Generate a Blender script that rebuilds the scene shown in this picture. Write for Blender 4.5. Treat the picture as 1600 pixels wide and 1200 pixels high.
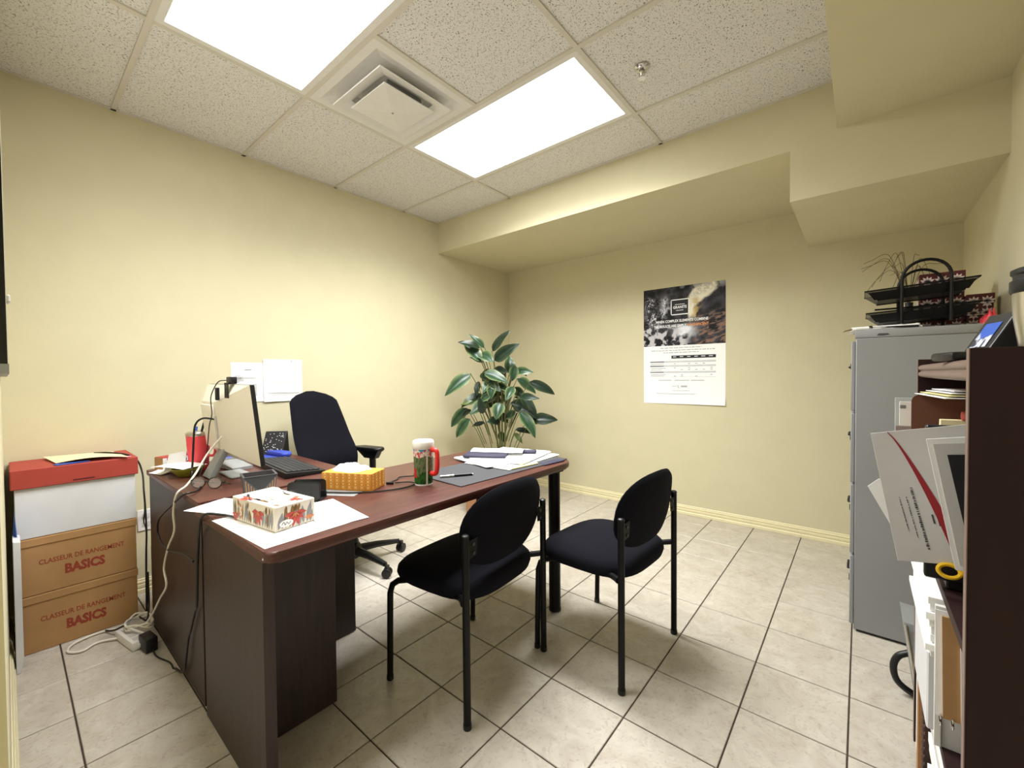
import bpy, bmesh, math, random
from mathutils import Vector, Matrix, noise
PI = math.pi
random.seed(7)
scene = bpy.context.scene
C = scene.collection
for o in list(bpy.data.objects):
    bpy.data.objects.remove(o)

# ------------------------------------------------------------------ camera
cam_d = bpy.data.cameras.new('camera'); cam = bpy.data.objects.new('camera', cam_d); C.objects.link(cam)
cam_d.sensor_width = 36.0; cam_d.lens = 657.66 / 1600 * 36.0; cam_d.clip_start = 0.005; cam_d.clip_end = 60
YAW, PITCH, ROLL = 0.6924, -0.0207, -0.0085
_fw = Vector((-math.sin(YAW) * math.cos(PITCH), math.cos(YAW) * math.cos(PITCH), math.sin(PITCH)))
_rt = Vector((math.cos(YAW), math.sin(YAW), 0)); _up = _rt.cross(_fw)
_r2 = _rt * math.cos(ROLL) + _up * math.sin(ROLL); _u2 = -_rt * math.sin(ROLL) + _up * math.cos(ROLL)
_m = Matrix((_r2, _u2, -_fw)).transposed().to_4x4(); _m.translation = (3.053, -3.6401, 1.1834)
cam.matrix_world = _m
scene.camera = cam

# ------------------------------------------------------------------ world, exposure
LAMP = 9.0           # glow of the two troffer lenses
LAMP_W = (23.0, 51.0)   # watts sent downwards by the near and far troffer (prismatic lens cuts off the grazing angles)
w = bpy.data.worlds.new('world'); scene.world = w; w.use_nodes = True
bg = w.node_tree.nodes['Background']; bg.inputs[0].default_value = (1.0, 0.95, 0.88, 1); bg.inputs[1].default_value = 0.3
vs = scene.view_settings
vs.view_transform = 'Standard'; vs.look = 'None'; vs.gamma = 1.0; vs.use_curve_mapping = False; vs.exposure = 0.06

# ------------------------------------------------------------------ materials
def lin(c):
    c = c / 255.0
    return c / 12.92 if c <= 0.04045 else ((c + 0.055) / 1.055) ** 2.4
def rgb(r, g, b): return (lin(r), lin(g), lin(b), 1)
M = {}
def mat(name, col, rough=0.5, metal=0.0, spec=0.5, var=0.06, scale=30, bump=0.0, bscale=200, stretch=None):
    """plain surface with slight procedural colour variation and fine relief"""
    m = bpy.data.materials.new(name); m.use_nodes = True; nt = m.node_tree; b = nt.nodes['Principled BSDF']
    b.inputs['Roughness'].default_value = rough; b.inputs['Metallic'].default_value = metal
    b.inputs['Specular IOR Level'].default_value = spec
    geo = nt.nodes.new('ShaderNodeNewGeometry'); src = geo.outputs['Position']
    if stretch:
        mp = nt.nodes.new('ShaderNodeMapping'); mp.inputs['Scale'].default_value = stretch
        nt.links.new(src, mp.inputs[0]); src = mp.outputs[0]
    n = nt.nodes.new('ShaderNodeTexNoise'); n.inputs['Scale'].default_value = scale; n.inputs['Detail'].default_value = 4
    nt.links.new(src, n.inputs['Vector'])
    r = nt.nodes.new('ShaderNodeValToRGB')
    r.color_ramp.elements[0].position = 0.3; r.color_ramp.elements[1].position = 0.7
    r.color_ramp.elements[0].color = tuple(max(0, c * (1 - var)) for c in col[:3]) + (1,)
    r.color_ramp.elements[1].color = tuple(min(1, c * (1 + var)) for c in col[:3]) + (1,)
    nt.links.new(n.outputs[0], r.inputs[0]); nt.links.new(r.outputs[0], b.inputs['Base Color'])
    if bump:
        n2 = nt.nodes.new('ShaderNodeTexNoise'); n2.inputs['Scale'].default_value = bscale; n2.inputs['Detail'].default_value = 3
        nt.links.new(geo.outputs['Position'], n2.inputs['Vector'])
        bp = nt.nodes.new('ShaderNodeBump'); bp.inputs['Strength'].default_value = bump; bp.inputs['Distance'].default_value = 0.004
        nt.links.new(n2.outputs[0], bp.inputs['Height']); nt.links.new(bp.outputs[0], b.inputs['Normal'])
    M[name] = m
    return m
def attr_mat(name, rough=0.5, spec=0.5):
    m = bpy.data.materials.new(name); m.use_nodes = True; nt = m.node_tree; b = nt.nodes['Principled BSDF']
    a = nt.nodes.new('ShaderNodeVertexColor'); a.layer_name = 'Col'
    nt.links.new(a.outputs[0], b.inputs['Base Color']); b.inputs['Roughness'].default_value = rough
    b.inputs['Specular IOR Level'].default_value = spec
    M[name] = m
mat('wall', rgb(209, 201, 168), 0.75, var=0.02, scale=6, bump=0.12, bscale=260, spec=0.3)
mat('trim_paint', rgb(232, 222, 182), 0.45, var=0.02)
mat('grout', rgb(66, 54, 43), 0.9, var=0.15, scale=60)
mat('grid_white', rgb(208, 202, 190), 0.5, var=0.02)
mat('diffuser_white', rgb(222, 220, 216), 0.45, var=0.02)
mat('black_plastic', rgb(14, 14, 16), 0.45, var=0.1)
mat('black_metal', rgb(9, 9, 10), 0.45, spec=0.25, var=0.1)
mat('black_fabric', rgb(17, 17, 25), 0.95, var=0.2, scale=220, bump=0.35, bscale=900, spec=0.15)
mat('dark_grey', rgb(62, 62, 66), 0.5, var=0.06)
mat('grey_plastic', rgb(140, 142, 140), 0.45, var=0.04)
mat('cabinet_grey', rgb(142, 143, 144), 0.5, var=0.03, scale=4)
mat('chrome', rgb(210, 208, 205), 0.18, metal=1.0, var=0.02)
mat('steel', rgb(205, 200, 192), 0.28, metal=1.0, var=0.06, scale=8, stretch=(30, 30, 1))
mat('paper', rgb(246, 245, 242), 0.8, var=0.015)
mat('paper_grey', rgb(206, 203, 200), 0.6, var=0.02)
mat('paper_cream', rgb(240, 226, 178), 0.8, var=0.03)
mat('paper_yellow', rgb(232, 222, 160), 0.8, var=0.03)
mat('ink', rgb(70, 70, 74), 0.8, var=0.1)
mat('ink_light', rgb(150, 150, 154), 0.8, var=0.1)
mat('ink_pale', rgb(205, 206, 208), 0.8, var=0.05)
mat('ink_black', rgb(28, 27, 30), 0.7, var=0.1)
mat('ink_white', rgb(246, 246, 246), 0.7, var=0.01)
mat('ink_orange', rgb(226, 150, 84), 0.7, var=0.04)
mat('kraft', rgb(176, 134, 86), 0.8, var=0.06, scale=14, bump=0.1, bscale=500)
mat('kraft_print', rgb(150, 62, 40), 0.8, var=0.12, scale=90)
mat('box_white', rgb(214, 214, 216), 0.7, var=0.03, scale=10)
mat('lid_red', rgb(164, 60, 48), 0.65, var=0.05, scale=12)
mat('red_plastic', rgb(220, 38, 32), 0.35, var=0.03)
mat('coral', rgb(232, 74, 84), 0.45, var=0.02)
mat('blue_gel', rgb(52, 72, 168), 0.5, var=0.05)
mat('blue_card', rgb(46, 84, 168), 0.6, var=0.1, scale=80)
mat('navy', rgb(44, 42, 66), 0.55, var=0.05)
mat('pink', rgb(232, 120, 140), 0.7, var=0.03)
mat('yellow_plastic', rgb(238, 190, 30), 0.35, var=0.03)
mat('orange_card', rgb(214, 142, 46), 0.6, var=0.05, scale=10)
mat('orange_print', rgb(244, 214, 130), 0.6, var=0.03)
mat('orange_dark', rgb(206, 133, 42), 0.6, var=0.03)
mat('floral_base', rgb(226, 218, 204), 0.6, var=0.03)
mat('floral_red', rgb(188, 72, 64), 0.6, var=0.12, scale=140)
mat('floral_grey', rgb(140, 140, 142), 0.6, var=0.15, scale=90)
mat('floral_brown', rgb(128, 92, 44), 0.6, var=0.15, scale=90)
mat('floral_orange', rgb(204, 130, 80), 0.6, var=0.1)
mat('tissue', rgb(250, 250, 250), 0.9, var=0.01)
mat('bookcase_wood', rgb(42, 23, 22), 0.6, spec=0.25, var=0.12, scale=6, stretch=(6, 6, 0.6))
mat('bookcase_edge_glare', rgb(120, 98, 90), 0.4, var=0.08)  # brown wood made paler: light glare on the front edges put into the colour
mat('brown_card', rgb(104, 62, 42), 0.7, var=0.06)
mat('tan_card', rgb(176, 132, 92), 0.75, var=0.08, scale=30)
mat('corrugated', rgb(58, 34, 26), 0.7, var=0.15)
mat('burgundy', rgb(88, 22, 28), 0.55, var=0.06)
mat('floral_white', rgb(226, 208, 204), 0.55, var=0.04)
mat('pot_wood', rgb(158, 112, 76), 0.6, var=0.12, scale=10, stretch=(1, 1, 14))
mat('soil', rgb(52, 38, 28), 0.95, var=0.3, scale=60)
mat('stem', rgb(92, 98, 52), 0.6, var=0.15, scale=40)
mat('twig', rgb(96, 80, 50), 0.8, var=0.2)
mat('white_plastic', rgb(232, 230, 224), 0.4, var=0.01)
mat('monitor_white', rgb(236, 229, 212), 0.4, var=0.01)
mat('white_cable', rgb(232, 226, 212), 0.45, var=0.03)
mat('black_cable', rgb(14, 14, 15), 0.45, var=0.1)
mat('screen', rgb(12, 12, 16), 0.12, var=0.02)
mat('key', rgb(40, 41, 44), 0.5, var=0.05)
mat('key_base', rgb(18, 18, 20), 0.45, var=0.05)
mat('desk_mat', rgb(60, 60, 64), 0.62, var=0.05, scale=60)
mat('olive', rgb(128, 126, 30), 0.4, var=0.05)
mat('rattan', rgb(150, 108, 70), 0.6, var=0.15, scale=300)
mat('envelope_red', rgb(150, 26, 34), 0.5, var=0.03)
mat('door_paint', rgb(226, 216, 178), 0.5, var=0.02)
mat('dark_glass', rgb(12, 11, 11), 0.08, var=0.02)
mat('bronze', rgb(74, 70, 62), 0.4, metal=0.6, var=0.05)
attr_mat('print', 0.5, 0.2); attr_mat('leaf', 0.38, 0.5); attr_mat('print_matt', 0.8, 0.2)

def wood_mat(name, dark, light, scale, stretch, rough):
    m = bpy.data.materials.new(name); m.use_nodes = True; nt = m.node_tree; b = nt.nodes['Principled BSDF']
    geo = nt.nodes.new('ShaderNodeNewGeometry'); mp = nt.nodes.new('ShaderNodeMapping'); mp.inputs['Scale'].default_value = stretch
    nt.links.new(geo.outputs['Position'], mp.inputs[0])
    n = nt.nodes.new('ShaderNodeTexNoise'); n.inputs['Scale'].default_value = scale; n.inputs['Detail'].default_value = 7
    n.inputs['Roughness'].default_value = 0.65; n.inputs['Distortion'].default_value = 0.6
    nt.links.new(mp.outputs[0], n.inputs['Vector'])
    r = nt.nodes.new('ShaderNodeValToRGB'); r.color_ramp.elements[0].position = 0.33; r.color_ramp.elements[1].position = 0.68
    r.color_ramp.elements[0].color = dark; r.color_ramp.elements[1].color = light
    nt.links.new(n.outputs[0], r.inputs[0]); nt.links.new(r.outputs[0], b.inputs['Base Color'])
    b.inputs['Roughness'].default_value = rough
    M[name] = m
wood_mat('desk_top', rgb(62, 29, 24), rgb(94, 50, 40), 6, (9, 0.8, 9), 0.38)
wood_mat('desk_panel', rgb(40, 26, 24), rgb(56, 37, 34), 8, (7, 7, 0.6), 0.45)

def floor_mat():
    m = bpy.data.materials.new('floor_stone'); m.use_nodes = True; nt = m.node_tree; b = nt.nodes['Principled BSDF']
    geo = nt.nodes.new('ShaderNodeNewGeometry'); oi = nt.nodes.new('ShaderNodeObjectInfo')
    off = nt.nodes.new('ShaderNodeVectorMath'); off.operation = 'SCALE'; off.inputs['Scale'].default_value = 9.0
    cx = nt.nodes.new('ShaderNodeCombineXYZ'); nt.links.new(oi.outputs['Random'], cx.inputs[2]); nt.links.new(cx.outputs[0], off.inputs[0])
    ad = nt.nodes.new('ShaderNodeVectorMath'); ad.operation = 'ADD'
    nt.links.new(geo.outputs['Position'], ad.inputs[0]); nt.links.new(off.outputs[0], ad.inputs[1])
    n = nt.nodes.new('ShaderNodeTexNoise'); n.inputs['Scale'].default_value = 9; n.inputs['Detail'].default_value = 8; n.inputs['Distortion'].default_value = 1.2
    n.inputs['Roughness'].default_value = 0.62
    nt.links.new(ad.outputs[0], n.inputs['Vector'])
    r = nt.nodes.new('ShaderNodeValToRGB'); e = r.color_ramp.elements
    e[0].position = 0.28; e[0].color = rgb(178, 168, 153); e[1].position = 0.7; e[1].color = rgb(203, 196, 182)
    nt.links.new(n.outputs[0], r.inputs[0])
    # sparse darker veins
    n2 = nt.nodes.new('ShaderNodeTexNoise'); n2.inputs['Scale'].default_value = 46; n2.inputs['Detail'].default_value = 9; n2.inputs['Distortion'].default_value = 1.6
    nt.links.new(ad.outputs[0], n2.inputs['Vector'])
    r2 = nt.nodes.new('ShaderNodeValToRGB'); e2 = r2.color_ramp.elements
    e2[0].position = 0.33; e2[0].color = (0.76, 0.73, 0.70, 1); e2[1].position = 0.46; e2[1].color = (1, 1, 1, 1)
    nt.links.new(n2.outputs[0], r2.inputs[0])
    mx = nt.nodes.new('ShaderNodeMixRGB'); mx.blend_type = 'MULTIPLY'; mx.inputs[0].default_value = 0.7
    nt.links.new(r.outputs[0], mx.inputs[1]); nt.links.new(r2.outputs[0], mx.inputs[2]); nt.links.new(mx.outputs[0], b.inputs['Base Color'])
    b.inputs['Roughness'].default_value = 0.36
    M['floor_stone'] = m
floor_mat()
def ceiling_mat():
    m = bpy.data.materials.new('ceiling_tile'); m.use_nodes = True; nt = m.node_tree; b = nt.nodes['Principled BSDF']
    geo = nt.nodes.new('ShaderNodeNewGeometry')
    mp = nt.nodes.new('ShaderNodeMapping'); mp.inputs['Scale'].default_value = (1.5, 1.0, 1.0); nt.links.new(geo.outputs['Position'], mp.inputs[0])
    n = nt.nodes.new('ShaderNodeTexNoise'); n.inputs['Scale'].default_value = 150; n.inputs['Detail'].default_value = 2; n.inputs['Distortion'].default_value = 0.8
    nt.links.new(mp.outputs[0], n.inputs['Vector'])
    r = nt.nodes.new('ShaderNodeValToRGB'); e = r.color_ramp.elements
    e[0].position = 0.34; e[0].color = rgb(112, 108, 100); e[1].position = 0.42; e[1].color = rgb(226, 224, 221)
    nt.links.new(n.outputs[0], r.inputs[0]); nt.links.new(r.outputs[0], b.inputs['Base Color'])
    bp = nt.nodes.new('ShaderNodeBump'); bp.inputs['Strength'].default_value = 0.4; bp.inputs['Distance'].default_value = 0.003
    nt.links.new(r.outputs[0], bp.inputs['Height']); nt.links.new(bp.outputs[0], b.inputs['Normal'])
    b.inputs['Roughness'].default_value = 0.9; b.inputs['Specular IOR Level'].default_value = 0.1
    M['ceiling_tile'] = m
ceiling_mat()
def emit_mat(name, col, s):
    m = bpy.data.materials.new(name); m.use_nodes = True; nt = m.node_tree
    b = nt.nodes['Principled BSDF']; b.inputs['Base Color'].default_value = (0.9, 0.9, 0.9, 1)
    b.inputs['Emission Color'].default_value = col; b.inputs['Emission Strength'].default_value = s
    M[name] = m
emit_mat('lamp_lens', (0.975, 0.988, 1.0, 1), LAMP)
def mesh_mat(name, col, alpha):
    m = bpy.data.materials.new(name); m.use_nodes = True; nt = m.node_tree; b = nt.nodes['Principled BSDF']
    b.inputs['Base Color'].default_value = col; b.inputs['Roughness'].default_value = 0.5
    geo = nt.nodes.new('ShaderNodeNewGeometry'); ck = nt.nodes.new('ShaderNodeTexChecker'); ck.inputs['Scale'].default_value = 700
    ck.inputs[1].default_value = (alpha,) * 3 + (1,); ck.inputs[2].default_value = (min(1, alpha + 0.3),) * 3 + (1,)
    nt.links.new(geo.outputs['Position'], ck.inputs[0]); nt.links.new(ck.outputs[0], b.inputs['Alpha'])
    M[name] = m
mesh_mat('wire_mesh', rgb(18, 18, 20), 0.62)
mesh_mat('clear_plastic', rgb(220, 226, 226), 0.12)
def glass_mat():
    m = bpy.data.materials.new('spectacle_glass'); m.use_nodes = True; b = m.node_tree.nodes['Principled BSDF']
    b.inputs['Base Color'].default_value = (0.9, 0.88, 0.85, 1); b.inputs['Roughness'].default_value = 0.05; b.inputs['Alpha'].default_value = 0.25
    M['spectacle_glass'] = m
glass_mat()

# ------------------------------------------------------------------ mesh helpers
class B:
    def __init__(s): s.bm = bmesh.new()
    def box(s, x0, x1, y0, y1, z0, z1, bevel=0.0, seg=1, T=None):
        r = bmesh.ops.create_cube(s.bm, size=1.0)
        v = r['verts']
        for p in v:
            p.co = Vector((x0 + (p.co.x + .5) * (x1 - x0), y0 + (p.co.y + .5) * (y1 - y0), z0 + (p.co.z + .5) * (z1 - z0)))
        if bevel:
            es = {e for p in v for e in p.link_edges}
            r2 = bmesh.ops.bevel(s.bm, geom=list(es), offset=bevel, segments=seg, affect='EDGES', profile=0.5)
            v = r2['verts']
        if T is not None:
            bmesh.ops.transform(s.bm, matrix=T, verts=list({p for p in v}))
        return s
    def tube(s, pts, r, n=8, caps=True, closed=False):
        pts = [Vector(p) for p in pts]; rings = []; N = len(pts)
        prev = None
        for i, p in enumerate(pts):
            a = pts[(i - 1) % N] if (closed or i > 0) else p
            b = pts[(i + 1) % N] if (closed or i < N - 1) else p
            t = (b - a).normalized()
            if prev is None:
                up = Vector((0, 0, 1)) if abs(t.z) < 0.95 else Vector((1, 0, 0))
                u = t.cross(up).normalized()
            else:
                u = (prev - t * prev.dot(t))
                u = u.normalized() if u.length > 1e-6 else t.orthogonal().normalized()
            prev = u; v = t.cross(u)
            rr = r[i] if isinstance(r, (list, tuple)) else r
            rings.append([s.bm.verts.new(p + (u * math.cos(2 * PI * k / n) + v * math.sin(2 * PI * k / n)) * rr) for k in range(n)])
        for i in range(N if closed else N - 1):
            A, Bq = rings[i], rings[(i + 1) % N]
            for k in range(n):
                s.bm.faces.new((A[k], A[(k + 1) % n], Bq[(k + 1) % n], Bq[k]))
        if caps and not closed:
            s.bm.faces.new(list(reversed(rings[0]))); s.bm.faces.new(rings[-1])
        return s
    def lathe(s, prof, n=32, c=(0, 0), caps=True):
        rings = []
        for r, z in prof:
            rings.append([s.bm.verts.new((c[0] + r * math.cos(2 * PI * k / n), c[1] + r * math.sin(2 * PI * k / n), z)) for k in range(n)])
        for A, Q in zip(rings, rings[1:]):
            for k in range(n): s.bm.faces.new((A[k], A[(k + 1) % n], Q[(k + 1) % n], Q[k]))
        if caps:
            s.bm.faces.new(list(reversed(rings[0]))); s.bm.faces.new(rings[-1])
        return s
    def prism(s, outline, z0, z1, bevel=0.0, seg=2, T=None):
        """2-D outline (counter-clockwise) extruded in z"""
        lo = [s.bm.verts.new((x, y, z0)) for x, y in outline]; hi = [s.bm.verts.new((x, y, z1)) for x, y in outline]
        n = len(outline); f1 = s.bm.faces.new(list(reversed(lo))); f2 = s.bm.faces.new(hi)
        for k in range(n): s.bm.faces.new((lo[k], lo[(k + 1) % n], hi[(k + 1) % n], hi[k]))
        vs_ = lo + hi
        if bevel:
            es = list(f1.edges) + list(f2.edges)
            r2 = bmesh.ops.bevel(s.bm, geom=es, offset=bevel, segments=seg, affect='EDGES', profile=0.5)
            vs_ = list({v for v in vs_ if v.is_valid} | set(r2['verts']))
        if T is not None: bmesh.ops.transform(s.bm, matrix=T, verts=vs_)
        return s
    def poly(s, pts):
        s.bm.faces.new([s.bm.verts.new(p) for p in pts]); return s
    def grid(s, f, nu, nv):
        vv = [[s.bm.verts.new(f(i / nu, j / nv)) for i in range(nu + 1)] for j in range(nv + 1)]
        for j in range(nv):
            for i in range(nu): s.bm.faces.new((vv[j][i], vv[j][i + 1], vv[j + 1][i + 1], vv[j + 1][i]))
        return s
    def mesh(s, name, smooth=False, colf=None):
        bmesh.ops.recalc_face_normals(s.bm, faces=s.bm.faces[:]) if colf is None else None
        me = bpy.data.meshes.new(name)
        if colf:
            lay = s.bm.verts.layers.float_color.new('Col')
            for v in s.bm.verts: v[lay] = colf(v.co)
        s.bm.to_mesh(me); s.bm.free()
        if smooth:
            for p in me.polygons: p.use_smooth = True
            try: me.set_sharp_from_angle(angle=math.radians(42))
            except Exception: pass
        return me
def obj(name, b, m, parent=None, smooth=True, loc=None, rotz=None, label=None, colf=None):
    me = b if isinstance(b, bpy.types.Mesh) else b.mesh(name, smooth, colf)
    if m and not me.materials: me.materials.append(M[m])
    o = bpy.data.objects.new(name, me); C.objects.link(o)
    if parent: o.parent = parent
    if loc: o.location = loc
    if rotz is not None: o.rotation_euler = (0, 0, rotz)
    if label: o['label'] = label
    return o
def tag(o, label, cat, group=None):
    o['label'] = label; o['category'] = cat
    if group: o['group'] = group
    return o
def thing(name, label, cat, loc=(0, 0, 0), rotz=0.0, group=None):
    o = bpy.data.objects.new(name, None); C.objects.link(o); o.location = loc; o.rotation_euler = (0, 0, rotz)
    o.empty_display_size = 0.05
    return tag(o, label, cat, group)
def struct(name, b, m, parent=None, smooth=False):
    o = obj(name, b, m, parent, smooth)
    if not parent: o['kind'] = 'structure'
    return o
def copy_tree(root, loc, rotz, label, group=None):
    r = root.copy(); C.objects.link(r); r.location = loc; r.rotation_euler = (0, 0, rotz); r['label'] = label
    if group: r['group'] = group
    for ch in list(root.children):
        c = ch.copy(); C.objects.link(c); c.parent = r
        for g in ch.children:
            d = g.copy(); C.objects.link(d); d.parent = c
    return r
_tc = 0
def text(name, body, size, m, parent, origin, xdir, ydir, width=None, align='LEFT', bold=0.0, thick=0.0002):
    """flat lettering; origin is the baseline anchor, xdir the reading direction, ydir the way up (parent's space)"""
    cu = bpy.data.curves.new(name, 'FONT'); cu.body = body; cu.size = size; cu.align_x = align; cu.extrude = thick; cu.offset = bold
    cu.resolution_u = 2
    to = bpy.data.objects.new(name + '_tmp', cu); C.objects.link(to)
    dg = bpy.context.evaluated_depsgraph_get()
    me = bpy.data.meshes.new_from_object(to.evaluated_get(dg)); bpy.data.objects.remove(to); bpy.data.curves.remove(cu)
    X = Vector(xdir).normalized(); Y = Vector(ydir); Y = (Y - X * Y.dot(X)).normalized(); Z = X.cross(Y)
    sx = 1.0
    if width:
        xs = [v.co.x for v in me.vertices]; sx = width / max(1e-6, (max(xs) - min(xs)))
    T = Matrix((X, Y, Z)).transposed().to_4x4(); T.translation = Vector(origin)
    me.transform(T @ Matrix.Diagonal((sx, 1, 1, 1)))
    me.materials.clear(); me.materials.append(M[m]); me.name = name
    o = bpy.data.objects.new(name, me); C.objects.link(o); o.parent = parent
    return o
def smooth_path(pts, k=6):
    """Catmull-Rom through the points"""
    P = [Vector(p) for p in pts]; P = [P[0] * 2 - P[1]] + P + [P[-1] * 2 - P[-2]]; out = []
    for i in range(1, len(P) - 2):
        a, b, c, d = P[i - 1], P[i], P[i + 1], P[i + 2]
        for j in range(k):
            t = j / k
            out.append(0.5 * ((2 * b) + (c - a) * t + (2 * a - 5 * b + 4 * c - d) * t * t + (3 * b - a - 3 * c + d) * t ** 3))
    out.append(P[-2]); return out
def rrect(x0, x1, y0, y1, r, n=5):
    """rounded rectangle outline, r = one radius or four (from x1y0 counter-clockwise: x1y0, x1y1, x0y1, x0y0)"""
    if not isinstance(r, (list, tuple)): r = (r,) * 4
    out = []
    for (cx, cy, a0, rr) in ((x1 - r[0], y0 + r[0], -PI / 2, r[0]), (x1 - r[1], y1 - r[1], 0, r[1]), (x0 + r[2], y1 - r[2], PI / 2, r[2]), (x0 + r[3], y0 + r[3], PI, r[3])):
        if rr <= 1e-5: out.append((cx, cy)); continue
        for i in range(n + 1):
            a = a0 + PI / 2 * i / n; out.append((cx + rr * math.cos(a), cy + rr * math.sin(a)))
    return out
def RZ(a, c=(0, 0, 0)): c = Vector(c); return Matrix.Translation(c) @ Matrix.Rotation(a, 4, 'Z') @ Matrix.Translation(-c)

# ------------------------------------------------------------------ room shell
W, D, H = 3.5135, 3.65, 2.6046
YS, ZS, XST, ZST, XU, ZU = -1.023, 2.3285, 2.763, 2.068, 2.954, 2.3735
FT = 0.3048
struct('wall_left', B().box(-0.1, 0, -D - 0.1, 0.1, -0.05, H + 0.1), 'wall')
struct('wall_back', B().box(0, W, 0, 0.1, -0.05, H + 0.1), 'wall')
struct('wall_right', B().box(W, W + 0.1, -D - 0.1, 0.1, -0.05, H + 0.1), 'wall')
wf = B().box(0, 1.88, -D - 0.1, -D, -0.05, H + 0.1)
wf.box(1.88, W, -D - 0.1, -D, 2.12, H + 0.1); wf.box(3.42, W, -D - 0.1, -D, -0.05, 2.12)
struct('wall_front', wf, 'wall')
# dropped bulkhead along the back wall, its lower step, and the bulkhead along the right wall
prof = [(0, H + .05), (0, ZS), (XST, ZS), (XST, ZST), (W, ZST), (W, H + .05)]
bk = B(); A = [bk.bm.verts.new((x, YS, z)) for x, z in prof]; Q = [bk.bm.verts.new((x, 0, z)) for x, z in prof]
bk.bm.faces.new(A); bk.bm.faces.new(list(reversed(Q)))
for k in range(len(prof)): bk.bm.faces.new((A[k], A[(k + 1) % 6], Q[(k + 1) % 6], Q[k]))
struct('wall_bulkhead', bk, 'wall')
struct('ceiling_bulkhead', B().box(XU, W, -D, YS, ZU, H + 0.05), 'wall')

# floor: grout bed with single tiles
floor = struct('floor', B().box(-0.1, W + 0.1, -D - 0.6, 0.1, -0.06, -0.004), 'grout')
TX, TY = 0.2996, 0.3015; FX, FY = 2.1296, -1.6976; g = 0.0025
protos = {}
def tile(x0, x1, y0, y1):
    key = (round(x1 - x0, 3), round(y1 - y0, 3))
    if key not in protos:
        hx, hy = (x1 - x0) / 2, (y1 - y0) / 2
        b = B().box(-hx, hx, -hy, hy, -0.012, 0); top = [e for e in b.bm.edges if all(abs(v.co.z) < 1e-6 for v in e.verts)]
        bmesh.ops.bevel(b.bm, geom=top, offset=0.0016, segments=1, affect='EDGES')
        protos[key] = b.mesh('floor_tile'); protos[key].materials.append(M['floor_stone'])
    o = obj('floor_tile', protos[key], None, floor, loc=((x0 + x1) / 2, (y0 + y1) / 2, random.uniform(-.0004, .0002)))
xs = [0.0] + [FX + i * TX for i in range(-7, 5) if 0.02 < FX + i * TX < W - 0.02] + [W]
ys = [-D - 0.55] + [FY + i * TY for i in range(-8, 6) if -D - 0.5 < FY + i * TY < -0.02] + [0.0]
for i in range(len(xs) - 1):
    for j in range(len(ys) - 1):
        if xs[i + 1] < 1.9 and ys[j + 1] < -D: continue
        tile(xs[i] + g, xs[i + 1] - g, ys[j] + g, ys[j + 1] - g)

# baseboards: two-step moulding
def bb(p0, p1, n):
    """n = inward normal; profile of a stepped skirting, 78 mm high"""
    pr = [(0, 0), (.015, 0), (.015, .020), (.012, .024), (.007, .026), (.007, .030), (.011, .033), (.011, .046), (.006, .049), (.006, .053), (.010, .056), (.009, .064), (.004, .067), (.004, .070), (.006, .073), (.003, .078), (0, .078)]
    b = B(); p0, p1, n = Vector(p0), Vector(p1), Vector(n)
    r0 = [b.bm.verts.new(p0 + n * a + Vector((0, 0, z))) for a, z in pr]; r1 = [b.bm.verts.new(p1 + n * a + Vector((0, 0, z))) for a, z in pr]
    for k in range(len(pr) - 1): b.bm.faces.new((r0[k], r0[k + 1], r1[k + 1], r1[k]))
    b.bm.faces.new(r0); b.bm.faces.new(list(reversed(r1)))
    return b
struct('baseboard_back', bb((0, 0, 0.001), (W, 0, 0.001), (0, -1, 0)), 'trim_paint')
struct('baseboard_left', bb((0, -D, 0.001), (0, -0.014, 0.001), (1, 0, 0)), 'trim_paint')
struct('baseboard_front', bb((0.014, -D, 0.001), (1.80, -D, 0.001), (0, 1, 0)), 'trim_paint')
struct('baseboard_right', bb((W, -D + .05, 0.001), (W, -0.014, 0.001), (-1, 0, 0)), 'trim_paint')
# standing door leaf with dark knob at the doorway, and a dark pane on the front wall
d1 = struct('door_1', B().box(1.88, 2.36, -3.725, -3.69, 0.01, 2.1, 0.002), 'door_paint')
struct('knob', B().tube([(2.27, -3.69, .855), (2.27, -3.684, .855), (2.27, -3.683, .855), (2.27, -3.676, .855), (2.27, -3.668, .855), (2.27, -3.660, .855), (2.27, -3.654, .855)],
                        [.022, .022, .011, .011, .027, .031, .022], 20), 'bronze', d1, True)
w1 = struct('window_1', B().box(0.45, 1.75, -3.652, -3.6355, 1.215, 2.1), 'dark_glass')
struct('window_frame', B().box(0.44, 1.75, -3.6352, -3.6342, 1.215, 2.1), 'white_plastic', w1)
struct('window_sill', B().box(0.44, 1.752, -3.652, -3.6335, 1.195, 1.2145), 'grey_plastic', w1)
struct('window_latch', B().box(1.70, 1.75, -3.6341, -3.629, 1.338, 1.352, .002), 'paper_grey', w1)

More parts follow.
